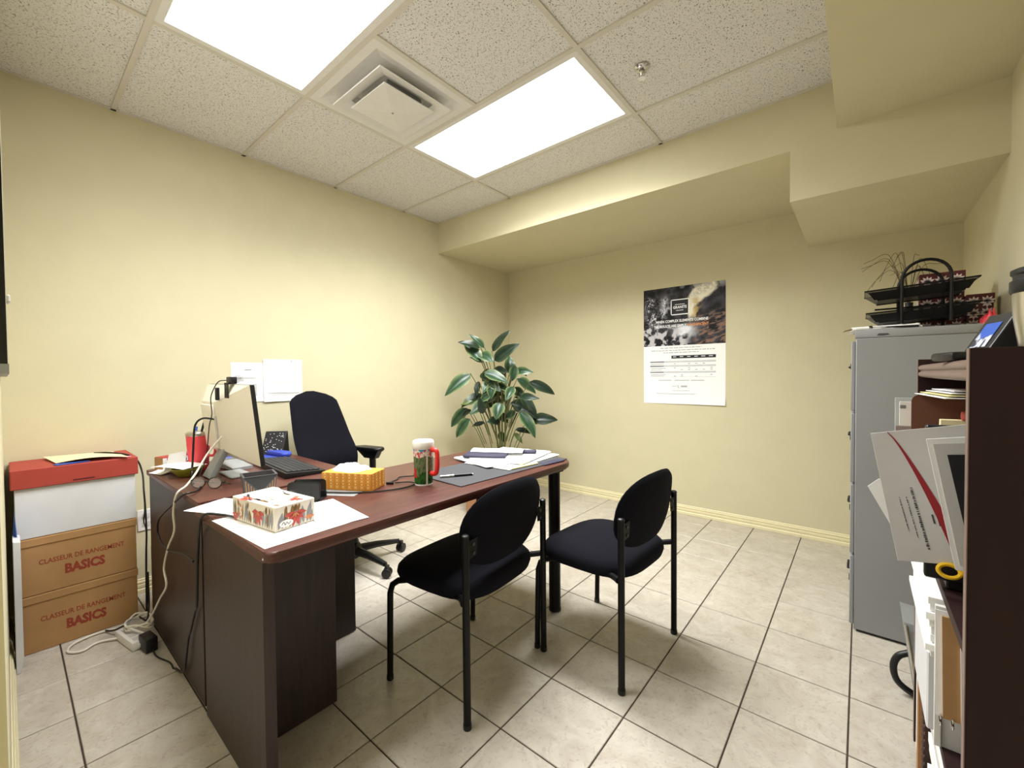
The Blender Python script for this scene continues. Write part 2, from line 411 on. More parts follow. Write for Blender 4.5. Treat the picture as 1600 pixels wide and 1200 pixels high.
# ------------------------------------------------------------------ ceiling: grid, tiles
ceil = struct('ceiling', B().box(-0.1, W + 0.1, -D - 0.1, 0.1, H + 0.045, H + 0.09), 'ceiling_tile')
GX, GY = 0.8748, -1.4146
gxs = [0, GX, GX + 4 * FT, XU]
gys = [YS, GY, GY - 2 * FT, GY - 4 * FT, GY - 6 * FT, -D]
def ctile(x0, x1, y1, y0):
    b = B().box(x0 + .006, x1 - .006, y0 + .006, y1 - .006, H + 0.003, H + 0.011); obj('ceiling_tile', b, 'ceiling_tile', ceil, smooth=False)
for r in range(5):
    ctile(gxs[0], gxs[1], gys[r], gys[r + 1]); ctile(gxs[2], gxs[3], gys[r], gys[r + 1])
for r in (0, 4): ctile(gxs[1], gxs[2], gys[r], gys[r + 1])
ctile(GX + 2 * FT, GX + 4 * FT, gys[2], gys[3])
def tee(x0, x1, y0, y1): obj('ceiling_grid_bar', B().box(x0, x1, y0, y1, H - 0.0045, H + 0.004), 'grid_white', ceil, smooth=False)
for x in gxs[1:3]: tee(x - .011, x + .011, -D, YS)
for y in gys[1:5]:
    for a, q in ((0, GX - .011), (GX + .011, gxs[2] - .011), (gxs[2] + .011, XU)): tee(a, q, y - .011, y + .011)
tee(GX + 2 * FT - .011, GX + 2 * FT + .011, gys[3] + .011, gys[2] - .011)
tee(0, .018, -D, YS - .018); tee(0, XU, YS - .018, YS); tee(XU - .018, XU, -D, YS - .018)

def troffer(label, y0, y1, watts):
    x0, x1 = GX + .011, GX + 4 * FT - .011; y0 += .011; y1 -= .011
    t = thing('ceiling_light', label, 'ceiling light', ((x0 + x1) / 2, (y0 + y1) / 2, H), 0, 'recessed ceiling lights')
    hx, hy = (x1 - x0) / 2, (y1 - y0) / 2; f = .028
    b = B().box(-hx, hx, -hy, -hy + f, -.004, .01).box(-hx, hx, hy - f, hy, -.004, .01).box(-hx, -hx + f, -hy + f, hy - f, -.004, .01).box(hx - f, hx, -hy + f, hy - f, -.004, .01)
    obj('frame', b, 'diffuser_white', t, smooth=False)
    obj('lens', B().box(-hx + f, hx - f, -hy + f, hy - f, 0.0, .008), 'lamp_lens', t, smooth=False)
    ld = bpy.data.lights.new('tube_light', 'AREA'); ld.shape = 'RECTANGLE'; ld.size = 2 * (hx - f); ld.size_y = 2 * (hy - f); ld.energy = watts
    ld.color = (0.975, 0.988, 1.0); ld.spread = math.radians(142)
    lo = bpy.data.objects.new('tube_light', ld); C.objects.link(lo); lo.parent = t; lo.location = (0, 0, -.006)
troffer('bright rectangular ceiling light nearest the bulkhead, right of the air vent', gys[2], gys[1], LAMP_W[1])
troffer('large bright ceiling light cut by the top of the photo, left of the air vent', gys[4], gys[3], LAMP_W[0])
# air diffuser
dx, dy = GX + FT, (gys[2] + gys[3]) / 2
t = thing('ceiling_vent', 'square white metal air diffuser between the two ceiling lights', 'vent', (dx, dy, H))
def sq_ring(b, r0, z0, r1, z1):
    c = [(-1, -1), (1, -1), (1, 1), (-1, 1)]
    a = [b.bm.verts.new((x * r0, y * r0, z0)) for x, y in c]; q = [b.bm.verts.new((x * r1, y * r1, z1)) for x, y in c]
    for k in range(4): b.bm.faces.new((a[k], a[(k + 1) % 4], q[(k + 1) % 4], q[k]))
b = B(); sq_ring(b, .293, -.004, .255, -.004); sq_ring(b, .255, -.004, .225, .010); sq_ring(b, .225, .010, .205, .014); sq_ring(b, .293, -.004, .293, .008)
obj('face_panel', b, 'diffuser_white', t, smooth=False)
obj('duct', B().box(-.206, .206, -.206, .206, .0135, .02), 'diffuser_white', t, smooth=False)
b = B(); sq_ring(b, .212, -.030, .150, -.006); sq_ring(b, .212, -.030, .209, -.034); sq_ring(b, .209, -.034, .145, -.009); sq_ring(b, .150, -.006, .125, .012)
obj('louvre', b, 'diffuser_white', t, smooth=False)
b = B(); sq_ring(b, .146, -.046, .0005, -.062); sq_ring(b, .146, -.046, .148, -.042); sq_ring(b, .148, -.042, .06, -.012); sq_ring(b, .06, -.012, .0005, -.011)
obj('centre_plate', b, 'diffuser_white', t, smooth=False)
obj('screw', B().lathe([(.006, -.0635), (.006, -.060)], 10), 'grey_plastic', t)
for s_ in (-1, 1): obj('bracket', B().box(s_ * .1 - .006, s_ * .1 + .006, -.1, .1, -.03, .012), 'grey_plastic', t, smooth=False)
# sprinkler
t = thing('sprinkler', 'chrome fire sprinkler head on the ceiling right of the lit panel', 'sprinkler', (2.262, -1.725, H))
obj('escutcheon', B().lathe([(.034, -.002), (.034, -.004), (.026, -.012), (.012, -.014), (.012, -.002)], 24), 'chrome', t)
obj('body', B().lathe([(.010, -.014), (.010, -.024), (.006, -.028), (.004, -.046), (.007, -.050)], 14), 'chrome', t)
for s_ in (-1, 1): obj('yoke_arm', B().tube([(s_ * .009, 0, -.022), (s_ * .013, 0, -.036), (s_ * .004, 0, -.05)], .0025, 6), 'chrome', t)
obj('deflector', B().lathe([(.016, -.052), (.016, -.0505), (.003, -.050)], 16), 'chrome', t)

# ------------------------------------------------------------------ desks
DT = 0.745
t = thing('peninsula_desk', 'long mahogany desk with rounded far end and black tube legs', 'desk', (1.6, -2.5, 0))
def Lp(b): bmesh.ops.translate(b.bm, vec=Vector((-1.6, 2.5, 0)), verts=b.bm.verts[:]); return b
obj('desk_top', Lp(B().prism(rrect(1.296, 1.93, -3.235, -1.75, (.03, .13, .13, .01), 8), .715, DT, .009, 3)), 'desk_top', t)
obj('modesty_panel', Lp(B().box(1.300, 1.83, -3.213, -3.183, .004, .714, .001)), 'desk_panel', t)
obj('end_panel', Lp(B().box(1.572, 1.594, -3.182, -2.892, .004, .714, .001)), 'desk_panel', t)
for x, y in ((1.872, -1.892), (1.40, -1.93)):
    lg = obj('leg', Lp(B().lathe([(.029, .012), (.029, .70)], 24, (x, y)).box(x - .034, x + .034, y - .034, y + .034, .70, .714)), 'black_metal', t)
    obj('foot', Lp(B().lathe([(.026, .001), (.031, .003), (.031, .012)], 24, (x, y))), 'black_plastic', lg)
obj('edge_screw', Lp(B().tube([(1.90, -3.233, .726), (1.90, -3.2365, .726)], .0028, 8)), 'white_plastic', t)

t = thing('computer_desk', 'dark wood computer desk against the left wall with monitor on it', 'desk', (0.85, -2.9, 0))
def La(b): bmesh.ops.translate(b.bm, vec=Vector((-.85, 2.9, 0)), verts=b.bm.verts[:]); return b
obj('desk_top', La(B().prism(rrect(.415, 1.262, -3.215, -2.60, .006, 2), .720, DT, .004, 2)), 'desk_top', t)
obj('back_panel', La(B().box(.42, 1.250, -3.205, -3.185, .004, .719, .001)), 'desk_panel', t)
obj('gap_shade_strip', La(B().box(1.2505, 1.294, -3.198, -3.192, .004, .74)), 'black_plastic', t, smooth=False)  # painted shade: black strip set in the open gap between the desks
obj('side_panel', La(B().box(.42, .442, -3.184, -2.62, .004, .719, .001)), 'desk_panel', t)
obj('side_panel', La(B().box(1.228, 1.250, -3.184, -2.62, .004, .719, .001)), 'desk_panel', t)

# ------------------------------------------------------------------ guest chairs (local: faces -x, origin on the floor)
def make_guest_chair(label):
    t = thing('guest_chair', label, 'chair', group='guest chairs at the desk')
    hw, rx, fx = .245, .195, -.195
    # seat: domed cushion with rounded outline
    out = []
    n = 40
    for k in range(n):
        a = 2 * PI * k / n; c, s_ = math.cos(a), math.sin(a)
        px = abs(c) ** (2 / 3.4) * (1 if c > 0 else -1); py = abs(s_) ** (2 / 3.4) * (1 if s_ > 0 else -1)
        out.append((px * (.205 if c > 0 else .258), py * (.240 - .010 * px)))
    b = B(); rings = []
    prof = [(.0, .392), (.90, .392), (.97, .400), (1.0, .420), (.985, .442), (.92, .458), (.75, .470), (.4, .478), (0.0, .480)]
    for f, z in prof:
        f = max(f, .01)
        rings.append([b.bm.verts.new((x * f, y * f, z - (.03 * max(0, (-x * f - .12) / .1) ** 2 * .35 if x < 0 else 0))) for x, y in out])
    for A_, Q_ in zip(rings, rings[1:]):
        for k in range(n): b.bm.faces.new((A_[k], A_[(k + 1) % n], Q_[(k + 1) % n], Q_[k]))
    b.bm.faces.new(list(reversed(rings[0]))); b.bm.faces.new(rings[-1])
    obj('seat', b, 'black_fabric', t)
    # backrest: curved oval pad
    b = B(); nu = 36; rings = []
    for side in (0, 1):
        for f in ([0.02, .4, .75, .93, 1.0] if side == 0 else [.985, .93, .75, .4, .02]):
            ring = []
            for k in range(nu):
                a = 2 * PI * k / nu; c, s_ = math.cos(a), math.sin(a)
                e = 2 / 2.5
                y = abs(c) ** e * (1 if c > 0 else -1) * .250 * f; z = abs(s_) ** e * (1 if s_ > 0 else -1) * .150 * f
                if z < 0: y *= 1 - .10 * (z / .152) ** 2
                th = .024 * math.sqrt(max(0, 1 - f ** 4))
                x = .202 + .14 * z - .52 * y * y + (th if side == 0 else -th)
                ring.append(b.bm.verts.new((x, y, .640 + z)))
            rings.append(ring)
    for A_, Q_ in zip(rings, rings[1:]):
        for k in range(nu): b.bm.faces.new((A_[k], A_[(k + 1) % nu], Q_[(k + 1) % nu], Q_[k]))
    b.bm.faces.new(rings[0]); b.bm.faces.new(list(reversed(rings[-1])))
    obj('backrest', b, 'black_fabric', t)
    for s_ in (-1, 1):
        y = s_ * hw
        p = obj('rear_post', B().tube([(rx, y, .004), (rx, y, .3), (rx, y, .648)], .0128, 14), 'black_metal', t)
        obj('cap', B().lathe([(.0132, .646), (.0132, .652), (.008, .656)], 14, (rx, y)), 'black_plastic', p)
        obj('foot', B().lathe([(.014, .0005), (.0145, .003), (.0145, .018)], 14, (rx, y)), 'black_plastic', p)
        path = [(fx - .012, y, .004), (fx - .008, y, .2), (fx - .004, y, .345), (fx + .006, y * .985, .378), (fx + .03, y * .95, .396), (fx + .07, y * .88, .404), (0, y * .84, .406), (rx - .06, y * .86, .412), (rx - .03, y * .94, .417), (rx - .011, y, .419)]
        p = obj('front_leg', B().tube(path, .0118, 12), 'black_metal', t)
        obj('foot', B().lathe([(.0125, .0005), (.0135, .003), (.0135, .018)], 14, (fx - .012, y)), 'black_plastic', p)
        WX = Matrix(((0, 0, 1), (1, 0, 0), (0, 1, 0))).to_4x4()
        o_ = [(y - s_ * .008, -.032), (y - s_ * .050, -.026), (y - s_ * .056, .034), (y - s_ * .008, .030)]
        br = B().prism(o_ if s_ < 0 else o_[::-1], 0, .003, .0006, 1, Matrix.Translation((rx + .004, 0, .60)) @ WX)
        p = obj('bracket', br, 'black_metal', t)
        for z in (.585, .615):
            obj('screw', B().tube([(rx + .0072, y - s_ * .032, z), (rx + .0105, y - s_ * .032, z)], .006, 10), 'dark_grey', p)
    obj('cross_bar', B().tube([(fx + .07, -.20, .399), (fx + .07, .20, .399)], .009, 8).tube([(rx - .09, -.20, .401), (rx - .09, .20, .401)], .009, 8), 'black_metal', t)
    return t
gc = make_guest_chair('black armless guest chair nearest the camera, pulled up to the desk')
gc.location = (1.833, -2.443, 0); gc.rotation_euler = (0, 0, math.radians(4.0))
copy_tree(gc, (2.196, -1.950, 0), math.radians(-3.0), 'black armless guest chair farther right, beside the round desk leg')

# ------------------------------------------------------------------ task chair (local: faces +x)
t = thing('task_chair', 'black swivel office chair with tall mesh back behind the desks', 'chair', (.60, -2.26, 0), math.radians(13))
b = B(); nu, nv = 20, 26; rr = []
def backpt(u, v, side):
    z = .50 + v * .59
    hw = .225 * (1 - .40 * max(0, v - .25) ** 1.5) * min(1, ((1 - v) / .10 + .02) ** .45) * min(1, (v / .06 + .3) ** .5)
    y = (u * 2 - 1) * hw
    x = -.235 - .035 * math.sin(v * PI) * 0 - .17 * max(0, v - .12) ** 1.35 + .45 * y * y * 1.2
    x += .03 * math.exp(-((v - .28) / .16) ** 2)
    th = .017 * math.sqrt(max(0.0, 1 - abs(u * 2 - 1) ** 6)) * min(1, (1 - v) * 12 + .2)
    return Vector((x + side * th, y, z))
for side in (1, -1): b.grid(lambda u, v: backpt(u, v, side), nu, nv)
bmesh.ops.remove_doubles(b.bm, verts=b.bm.verts[:], dist=.002)
obj('backrest', b, 'black_fabric', t)
obj('back_support', B().tube(smooth_path([(-.10, 0, .40), (-.22, 0, .42), (-.275, 0, .52), (-.285, 0, .66)], 5), .022, 10), 'black_plastic', t)
obj('seat', B().prism(rrect(-.22, .26, -.24, .24, .09, 6), .43, .50, .025, 4), 'black_fabric', t)
obj('mechanism', B().box(-.13, .12, -.09, .09, .375, .43, .012, 2), 'black_plastic', t)
obj('gas_column', B().lathe([(.028, .06), (.028, .2), (.018, .202), (.018, .38)], 18), 'black_metal', t)
obj('hub', B().lathe([(.03, .045), (.05, .06), (.055, .11), (.035, .14)], 20), 'black_plastic', t)
for s_ in (-1, 1):
    y = s_ * .262
    a = obj('armrest', B().prism(rrect(-.24, .0, y - .042, y + .042, .035, 6), .672, .696, .010, 3), 'black_plastic', t)
    obj('arm_post', B().tube(smooth_path([(-.10, s_ * .2, .42), (-.10, y, .44), (-.09, y, .55), (-.09, y, .63)], 5), .022, 10).prism([(-.145, .62), (-.05, .62), (-.02, .672), (-.215, .672)], -.025, .025, .006, 2, Matrix.Translation((0, y, 0)) @ Matrix.Rotation(PI / 2, 4, 'X')), 'black_plastic', a)
for k in range(5):
    a = math.radians(65 + 72 * k - 0); c, s_ = math.cos(a), math.sin(a)
    p = obj('base_leg', B().tube([(c * .03, s_ * .03, .095), (c * .15, s_ * .15, .092), (c * .30, s_ * .30, .075)], [.027, .022, .015], 8), 'black_plastic', t)
    px, py = c * .315, s_ * .315; T = Matrix.Translation((px, py, .029)) @ Matrix.Rotation(a + .6, 4, 'Z') @ Matrix.Rotation(PI / 2, 4, 'X')
    cb = B()
    for q in (-1, 1): cb.prism([(.028 * math.cos(2 * PI * i / 18), .028 * math.sin(2 * PI * i / 18)) for i in range(18)], q * .015 - .008, q * .015 + .008, .003, 2, T)
    cb.box(px - .010, px + .010, py - .010, py + .010, .03, .074)
    obj('caster', cb, 'black_plastic', p)

# ------------------------------------------------------------------ storage boxes in the left corner
def kraft_box(z, label):
    t = thing('storage_box', label, 'box', (.165, -3.4325, z), 0, 'brown storage boxes')
    obj('body', B().box(-.147, .147, -.190, .190, .001, .238, .002), 'kraft', t, smooth=False)
    obj('lid', B().box(-.1505, .1505, -.1935, .1935, .214, .2475, .002), 'kraft', t, smooth=False)
    text('lettering', 'CLASSEUR DE RANGEMENT', .030, 'kraft_print', t, (.1474, .008, .128), (0, 1, 0), (0, 0, 1), .275, 'CENTER', .0004)
    text('lettering', 'BASICS', .056, 'kraft_print', t, (.1474, .012, .066), (0, 1, 0), (0, 0, 1), .130, 'CENTER', .0028)
kraft_box(0.0, 'brown cardboard storage box printed BASICS, on the floor at the bottom of the stack')
kraft_box(.249, 'brown cardboard storage box printed BASICS, in the middle of the stack')
t = thing('storage_box', 'white storage box with a red lid on top of the brown boxes', 'box', (.165, -3.4325, .498))
obj('body', B().box(-.145, .145, -.192, .192, .001, .235, .002), 'box_white', t, smooth=False)
lid = obj('lid', B().box(-.157, .157, -.203, .203, .218, .302, .003), 'lid_red', t, smooth=False, label='red cardboard lid')
obj('lid_slot', B().box(.1572, .158, -.02, .05, .228, .234), 'burgundy', lid, smooth=False)
ZL = .802
def sheet(b, pts, z, curl=.0, th=.0006):
    b.prism(pts, z, z + th); return b
tag(obj('paper', B().grid(lambda u, v: (.04 + v * .235 + .06 * u, -3.53 + u * .235 + v * .03, ZL + .004 + .012 * math.sin(u * PI) * v + .006 * (1 - v)), 8, 6), 'paper_cream'), 'crumpled cream paper sheet lying on the red box lid', 'paper')
tag(obj('leaflet', B().box(-.022, .022, -.055, .055, 0, .0015), 'blue_card', loc=(.292, -3.452, ZL), rotz=.15), 'small blue leaflet on the front edge of the red lid', 'leaflet')
tag(obj('sticky_note', B().box(-.02, .02, -.035, .035, 0, .001), 'pink', loc=(.293, -3.285, ZL), rotz=-.1), 'pink paper slip near the right end of the red lid', 'paper')
tag(obj('poster_tube', B().prism([(-3.634, .001), (-3.6225, .001), (-3.613, .06), (-3.613, .53), (-3.633, .535)], .332, .46, .002, 2, Matrix(((0, 0, 1, 0), (1, 0, 0, 0), (0, 1, 0, 0), (0, 0, 0, 1)))), 'box_white', smooth=False), 'slim white carton standing upright in the corner beside the stacked boxes', 'carton')
tag(obj('carrier_bag', B().grid(lambda u, v: (.335 + .05 * u, -3.632 + .02 * math.sin(u * 9) * (1 - v) * .3 + .006, .53 + v * .10 + .01 * math.sin(u * 14)), 8, 4), 'blue_card'), 'crumpled blue bag behind the white board in the corner', 'bag')

# wall outlet
t = thing('wall_outlet', 'cream wall outlet low on the left wall behind the boxes', 'outlet', (0.0, -3.155, .40))
obj('plate', B().box(.0005, .006, -.036, .036, -.058, .058, .002), 'white_plastic', t)
for z in (-.022, .022):
    p = obj('socket', B().box(.006, .008, -.016, .016, z - .013, z + .013, .002), 'paper_grey', t)

# ------------------------------------------------------------------ papers and poster on the walls
def lines(name, m, rows, T, th=.0002):
    b = B()
    for (x0, x1, y, h) in rows: b.box(x0, x1, y - h / 2, y + h / 2, 0, th)
    bmesh.ops.transform(b.bm, matrix=T, verts=b.bm.verts[:]); return b
WL = Matrix(((0, 0, 1), (1, 0, 0), (0, 1, 0))).to_4x4()       # local x->+y, y->+z, z->+x (left wall)
t = thing('pinned_sheet', 'white printed sheet pinned to the left wall above the monitor', 'paper', (.001, -2.635, 1.03))
obj('sheet', B().grid(lambda u, v: (.0012 + .004 * (1 - v) * u, -.095 + u * .19, -.005 + v * .255), 4, 6), 'paper', t)
random.seed(3)
rows = [(-.02, .02, .205, .004)] + [(-.075, -.075 + random.uniform(.02, .07), .165 - i * .008, .003) for i in range(6)] + [(-.075, .05, .152, .003)] + [(.03 + random.uniform(0, .01), .05, .11 - i * .009, .003) for i in range(9)]
obj('printed_lines', lines('l', 'ink_light', rows, Matrix.Translation((.0068, 0, 0)) @ WL), 'ink_light', t)
t = thing('pinned_sheet', 'white sheet with faint print pinned left wall, overlapping right of the other', 'paper', (.004, -2.42, 1.03))
obj('sheet', B().grid(lambda u, v: (.0035 + .006 * (1 - v) * (1 - u), -.125 + u * .25, -.01 + v * .285), 4, 6), 'paper', t)
rows = [(-.10, .08, .21, .003), (-.10, -.02, .204, .002), (-.08, .1, .13, .003), (-.08, .06, .12, .002), (-.10, .11, .05, .006), (-.1, .09, .038, .003)]
obj('printed_lines', lines('l', 'ink_pale', rows, Matrix.Translation((.0104, 0, 0)) @ WL), 'ink_pale', t)
p = obj('clip', B().tube([(.009, .045, .268), (.010, .055, .260), (.010, .060, .272), (.009, .05, .264)], .0012, 5), 'ink', t)

# poster on the back wall: local x right (world +x), y up; faces -y
PW, PH = .666, .992
t = thing('poster', 'tall poster with a cave photograph above white text on the back wall', 'poster', (1.896, 0, .929))
WB = Matrix(((1, 0, 0), (0, 0, -1), (0, 1, 0))).to_4x4()
def curl(u, v): return -.0015 - .012 * max(0, (.12 - v) / .12) ** 2 * u
obj('sheet', B().grid(lambda u, v: (-PW / 2 + u * PW, curl(u, v), v * PH), 12, 24), 'paper', t)
def fbm(x, y, z=0.0): return noise.fractal(Vector((x, y, z)), 1.0, 2.0, 5)
def sst(a, b, x):
    t_ = max(0.0, min(1.0, (x - a) / (b - a))); return t_ * t_ * (3 - 2 * t_)
PV0 = .50
def cave(co):
    u = (co.x + PW / 2) / PW; v = (co.z / PH - PV0) / (1 - PV0)
    n1 = fbm(u * 5, v * 5, 1); n2 = fbm(u * 13 + 3, v * 9, 4); n3 = abs(fbm(u * 18 + n1 * 2, v * 6 + n1 * 3, 8))
    k = .028 + .045 * n1 + .035 * n2
    c = [k * 1.0, k * .95, k * 1.12]
    def mixc(c, d, a): a = max(0, min(1, a)); return [c[i] * (1 - a) + d[i] * a for i in range(3)]
    # pale veins on the left walls
    for (uu, lo, hi, wd) in ((.09, .35, .9, .05), (.13, .28, .6, .06), (.27, .42, .88, .045)):
        a = math.exp(-((u - uu - .04 * n2) / wd) ** 2) * sst(lo, lo + .15, v) * (1 - sst(hi - .15, hi, v)) * sst(.02, .3, .25 - n3 + .12 * n2)
        c = mixc(c, (.72, .70, .76), a * 1.5)
    # light from the opening, upper right
    edge = .60 + .30 * sst(.55, .98, v)
    left = .575 + .08 * sst(.80, .98, v)
    a = sst(left - .015, left + .02, u + .02 * n2) * (1 - sst(edge + .0, edge + .06, u + .05 * n1)) * sst(.36, .5, v + .06 * n1) * (1 - sst(.90, 1.0, v - (u - .6) * .3))
    c = mixc(c, (.86, .82, .66), a)
    a2 = math.exp(-((u - .66 - .02 * n1) / .045) ** 2) * sst(.42, .5, v) * (1 - sst(.74, .82, v)) * sst(-.1, .25, n2 + .1)
    c = mixc(c, (.55, .38, .12), a2 * .8)
    a = sst(.58, .62, u) * sst(.78, .88, v + (.72 - u) * .5) * sst(.1, .3, v - .55) * sst(0, .3, .25 - n3)
    c = mixc(c, (.33, .30, .26), a * .8)
    # white water in the middle and foam at lower left
    a = math.exp(-((u - .52 - .05 * n1) / .10) ** 2) * sst(.10, .2, v + .05 * n2) * (1 - sst(.30, .40, v + .05 * n1))
    c = mixc(c, (.80, .82, .86), a * 1.1)
    a = (1 - sst(.28, .40, v + .25 * (u - .2))) * (1 - sst(.5, .62, u)) * sst(.0, .25, n2 + .05)
    c = mixc(c, (.62, .60, .62), a * .85)
    a = sst(.60, .70, u) * (1 - sst(.38, .55, v - (u - .7) * .3)) * sst(-.02, .3, fbm(u * 6 + v * 9, v * 22 - u * 14, 2))
    c = mixc(c, (.26, .15, .10), a * .8)
    a = sst(.35, .6, u) * sst(.86, 1.0, v) * sst(0, .3, n2 + .05); c = mixc(c, (.45, .43, .46), a * .6)
    return (max(.004, c[0]), max(.004, c[1]), max(.004, c[2]), 1)
pic = obj('printed_picture', B().grid(lambda u, v: (-PW / 2 + u * PW, curl(u, 1) - .0006, (PV0 + v * (1 - PV0)) * PH), 200, 150), 'print', t, colf=cave)
def ptxt(nm, body, size, m, x, y, wd, al='CENTER', bold=0.0): text(nm, body, size, m, t, (x, -.0026, y), (1, 0, 0), (0, 0, 1), wd, al, bold)
b = B()
for (x0, x1, z0, z1) in ((-.095, .055, .752, .760), (-.095, .055, .876, .884), (-.095, -.088, .752, .884), (.048, .055, .752, .884)): b.box(x0, x1, -.0028, -.0024, z0, z1)
obj('logo_frame', b, 'ink_white', t, smooth=False)
obj('logo_panel', B().box(-.088, .048, -.0025, -.0022, .76, .876), 'ink_black', t, smooth=False)
ptxt('lettering', 'GRANITE', .032, 'ink_white', -.02, .806, .112, bold=.0008)
lg = lines('l', 'ink_light', [(-.06, .02, .84, .004), (-.05, .01, .79, .004)], Matrix.Translation((0, -.0027, 0)) @ WB); obj('logo_line', lg, 'ink_white', t, smooth=False)
ptxt('lettering', 'WHEN COMPLEX ELEMENTS COMBINE', .030, 'ink_white', -.01, .693, .43, bold=.0006)
ptxt('lettering', 'THE RESULTS ARE SIMPLY', .030, 'ink_white', -.105, .652, .275, bold=.0006)
ptxt('lettering', 'MAGNIFICENT', .030, 'ink_orange', .125, .652, .165, bold=.0006)
rows = []
random.seed(5)
for y, x0, x1 in ((.476, -.185, .155), (.455, -.265, .255), (.436, -.16, .13)):
    x = x0
    while x < x1:
        wd = random.uniform(.012, .04); rows.append((x, min(x + wd, x1), y, .005)); x += wd + .006
obj('printed_lines', lines('l', '', rows, Matrix.Translation((0, -.0019, 0)) @ WB), 'ink_light', t, smooth=False)
obj('table_header', B().box(-.09, .262, -.0024, -.0018, .385, .41), 'ink_black', t, smooth=False)
rows = [(-.08 + i * .058 + random.uniform(-.004, .004), -.05 + i * .058, .399, .005) for i in range(6)]
obj('header_text', lines('l', '', rows, Matrix.Translation((0, -.0026, 0)) @ WB), 'ink_white', t, smooth=False)
obj('table_band', B().box(-.275, .262, -.0022, -.0018, .350, .366).box(-.275, .262, -.0022, -.0018, .315, .330).box(-.275, .262, -.0022, -.0018, .262, .277), 'ink_pale', t, smooth=False)
rows = []
for y in (.358, .322, .269): rows.append((-.275, -.14 + random.uniform(-.02, .02), y, .006))
obj('table_text', lines('l', '', rows, Matrix.Translation((0, -.0024, 0)) @ WB), 'ink', t, smooth=False)
rows = []
for y in (.340, .303, .290, .250, .237): rows.append((-.27, -.14 + random.uniform(-.03, .02), y, .004))
for y in (.340, .305, .290, .248, .235):
    for i in range(6):
        if random.random() < .7: rows.append((-.07 + i * .058, -.052 + i * .058, y, .005))
for x0, x1 in ((-.2, -.09), (-.065, .055), (.07, .175)): rows.append((x0, x1, .2, .005))
rows += [(-.275, .262, .229, .0015), (-.22, .2, .085, .004), (-.08, .06, .113, .003), (-.085, -.045, .148, .004), (-.012, .04, .146, .007), (-.012, .04, .154, .004), (.05, .23, .045, .002)]
obj('table_text', lines('l', '', rows, Matrix.Translation((0, -.0020, 0)) @ WB), 'ink_light', t, smooth=False)
obj('logo_mark', B().tube([(-.04, -.0022, .158), (-.03, -.0022, .146), (-.036, -.0022, .14), (-.026, -.0022, .138)], .002, 4), 'ink', t, smooth=False)

# ------------------------------------------------------------------ potted plant in the corner (x to the right, y away)
t = thing('potted_plant', 'leafy green house plant with cream edged leaves in the corner', 'plant', (.62, -.86, 0), YAW)
pot = obj('planter', B().box(-.30, .16, -.13, .27, .002, .34, .006, 2), 'pot_wood', t, smooth=False, label='low brown wooden planter')
obj('soil', B().box(-.285, .145, -.115, .255, .335, .345), 'soil', pot, smooth=False)
LV = [(480,270,345,150,.34,0),(540,300,700,120,.26,1),(450,270,265,230,.4,1),(455,390,300,230,.62,0),(565,390,780,250,.55,1),(440,320,560,400,.9,0),(465,400,340,350,.3,1),
 (700,500,700,340,.75,0),(740,480,905,490,.45,0),(750,470,860,525,.4,1),(365,500,150,680,.42,0),(540,465,690,490,.5,1),(480,490,690,580,.55,0),(500,550,620,655,.6,0),(420,570,400,700,.5,1),(440,500,520,570,.6,0),
 (770,545,945,690,.5,0),(880,575,1110,690,.32,1),(590,590,700,660,.6,0),(780,700,950,715,.3,1),(800,700,940,890,.45,1),(450,690,255,800,.75,0),(490,750,360,850,.8,0),(300,820,140,1000,.5,0),
 (350,890,225,1060,.6,0),(340,830,260,890,.5,1),(620,750,580,890,.95,0),(750,840,640,900,.7,0),(730,770,930,890,.45,1),(790,830,925,1055,.6,0),(860,920,985,955,.55,0),(600,1040,640,1140,.95,0),
 (750,1000,900,1040,.35,1),(470,940,350,975,.35,1),(720,700,600,770,.6,0),(650,640,560,700,.65,0),(740,1040,810,1130,.4,2),(520,520,470,640,.55,0),(560,560,530,700,.5,1),(650,500,560,560,.6,1),(380,760,250,780,.35,2),(470,850,440,700,.5,1)]
random.seed(12)
for _k in range(26):
    _u, _v = random.gauss(570, 110), random.uniform(420, 960); _a = random.uniform(0, 2 * PI); _l = random.uniform(110, 190)
    LV.append((_u, _v, _u + _l * math.cos(_a) + (_u - 580) * .3, _v + abs(_l * math.sin(_a)) * .9, random.uniform(.4, .85), random.choice((0, 0, 1, 1))))
random.seed(11)
def loc2(u, v): return (u - 620) * .00098, .565 + (1150 - v) * .00098
stem_targets = []
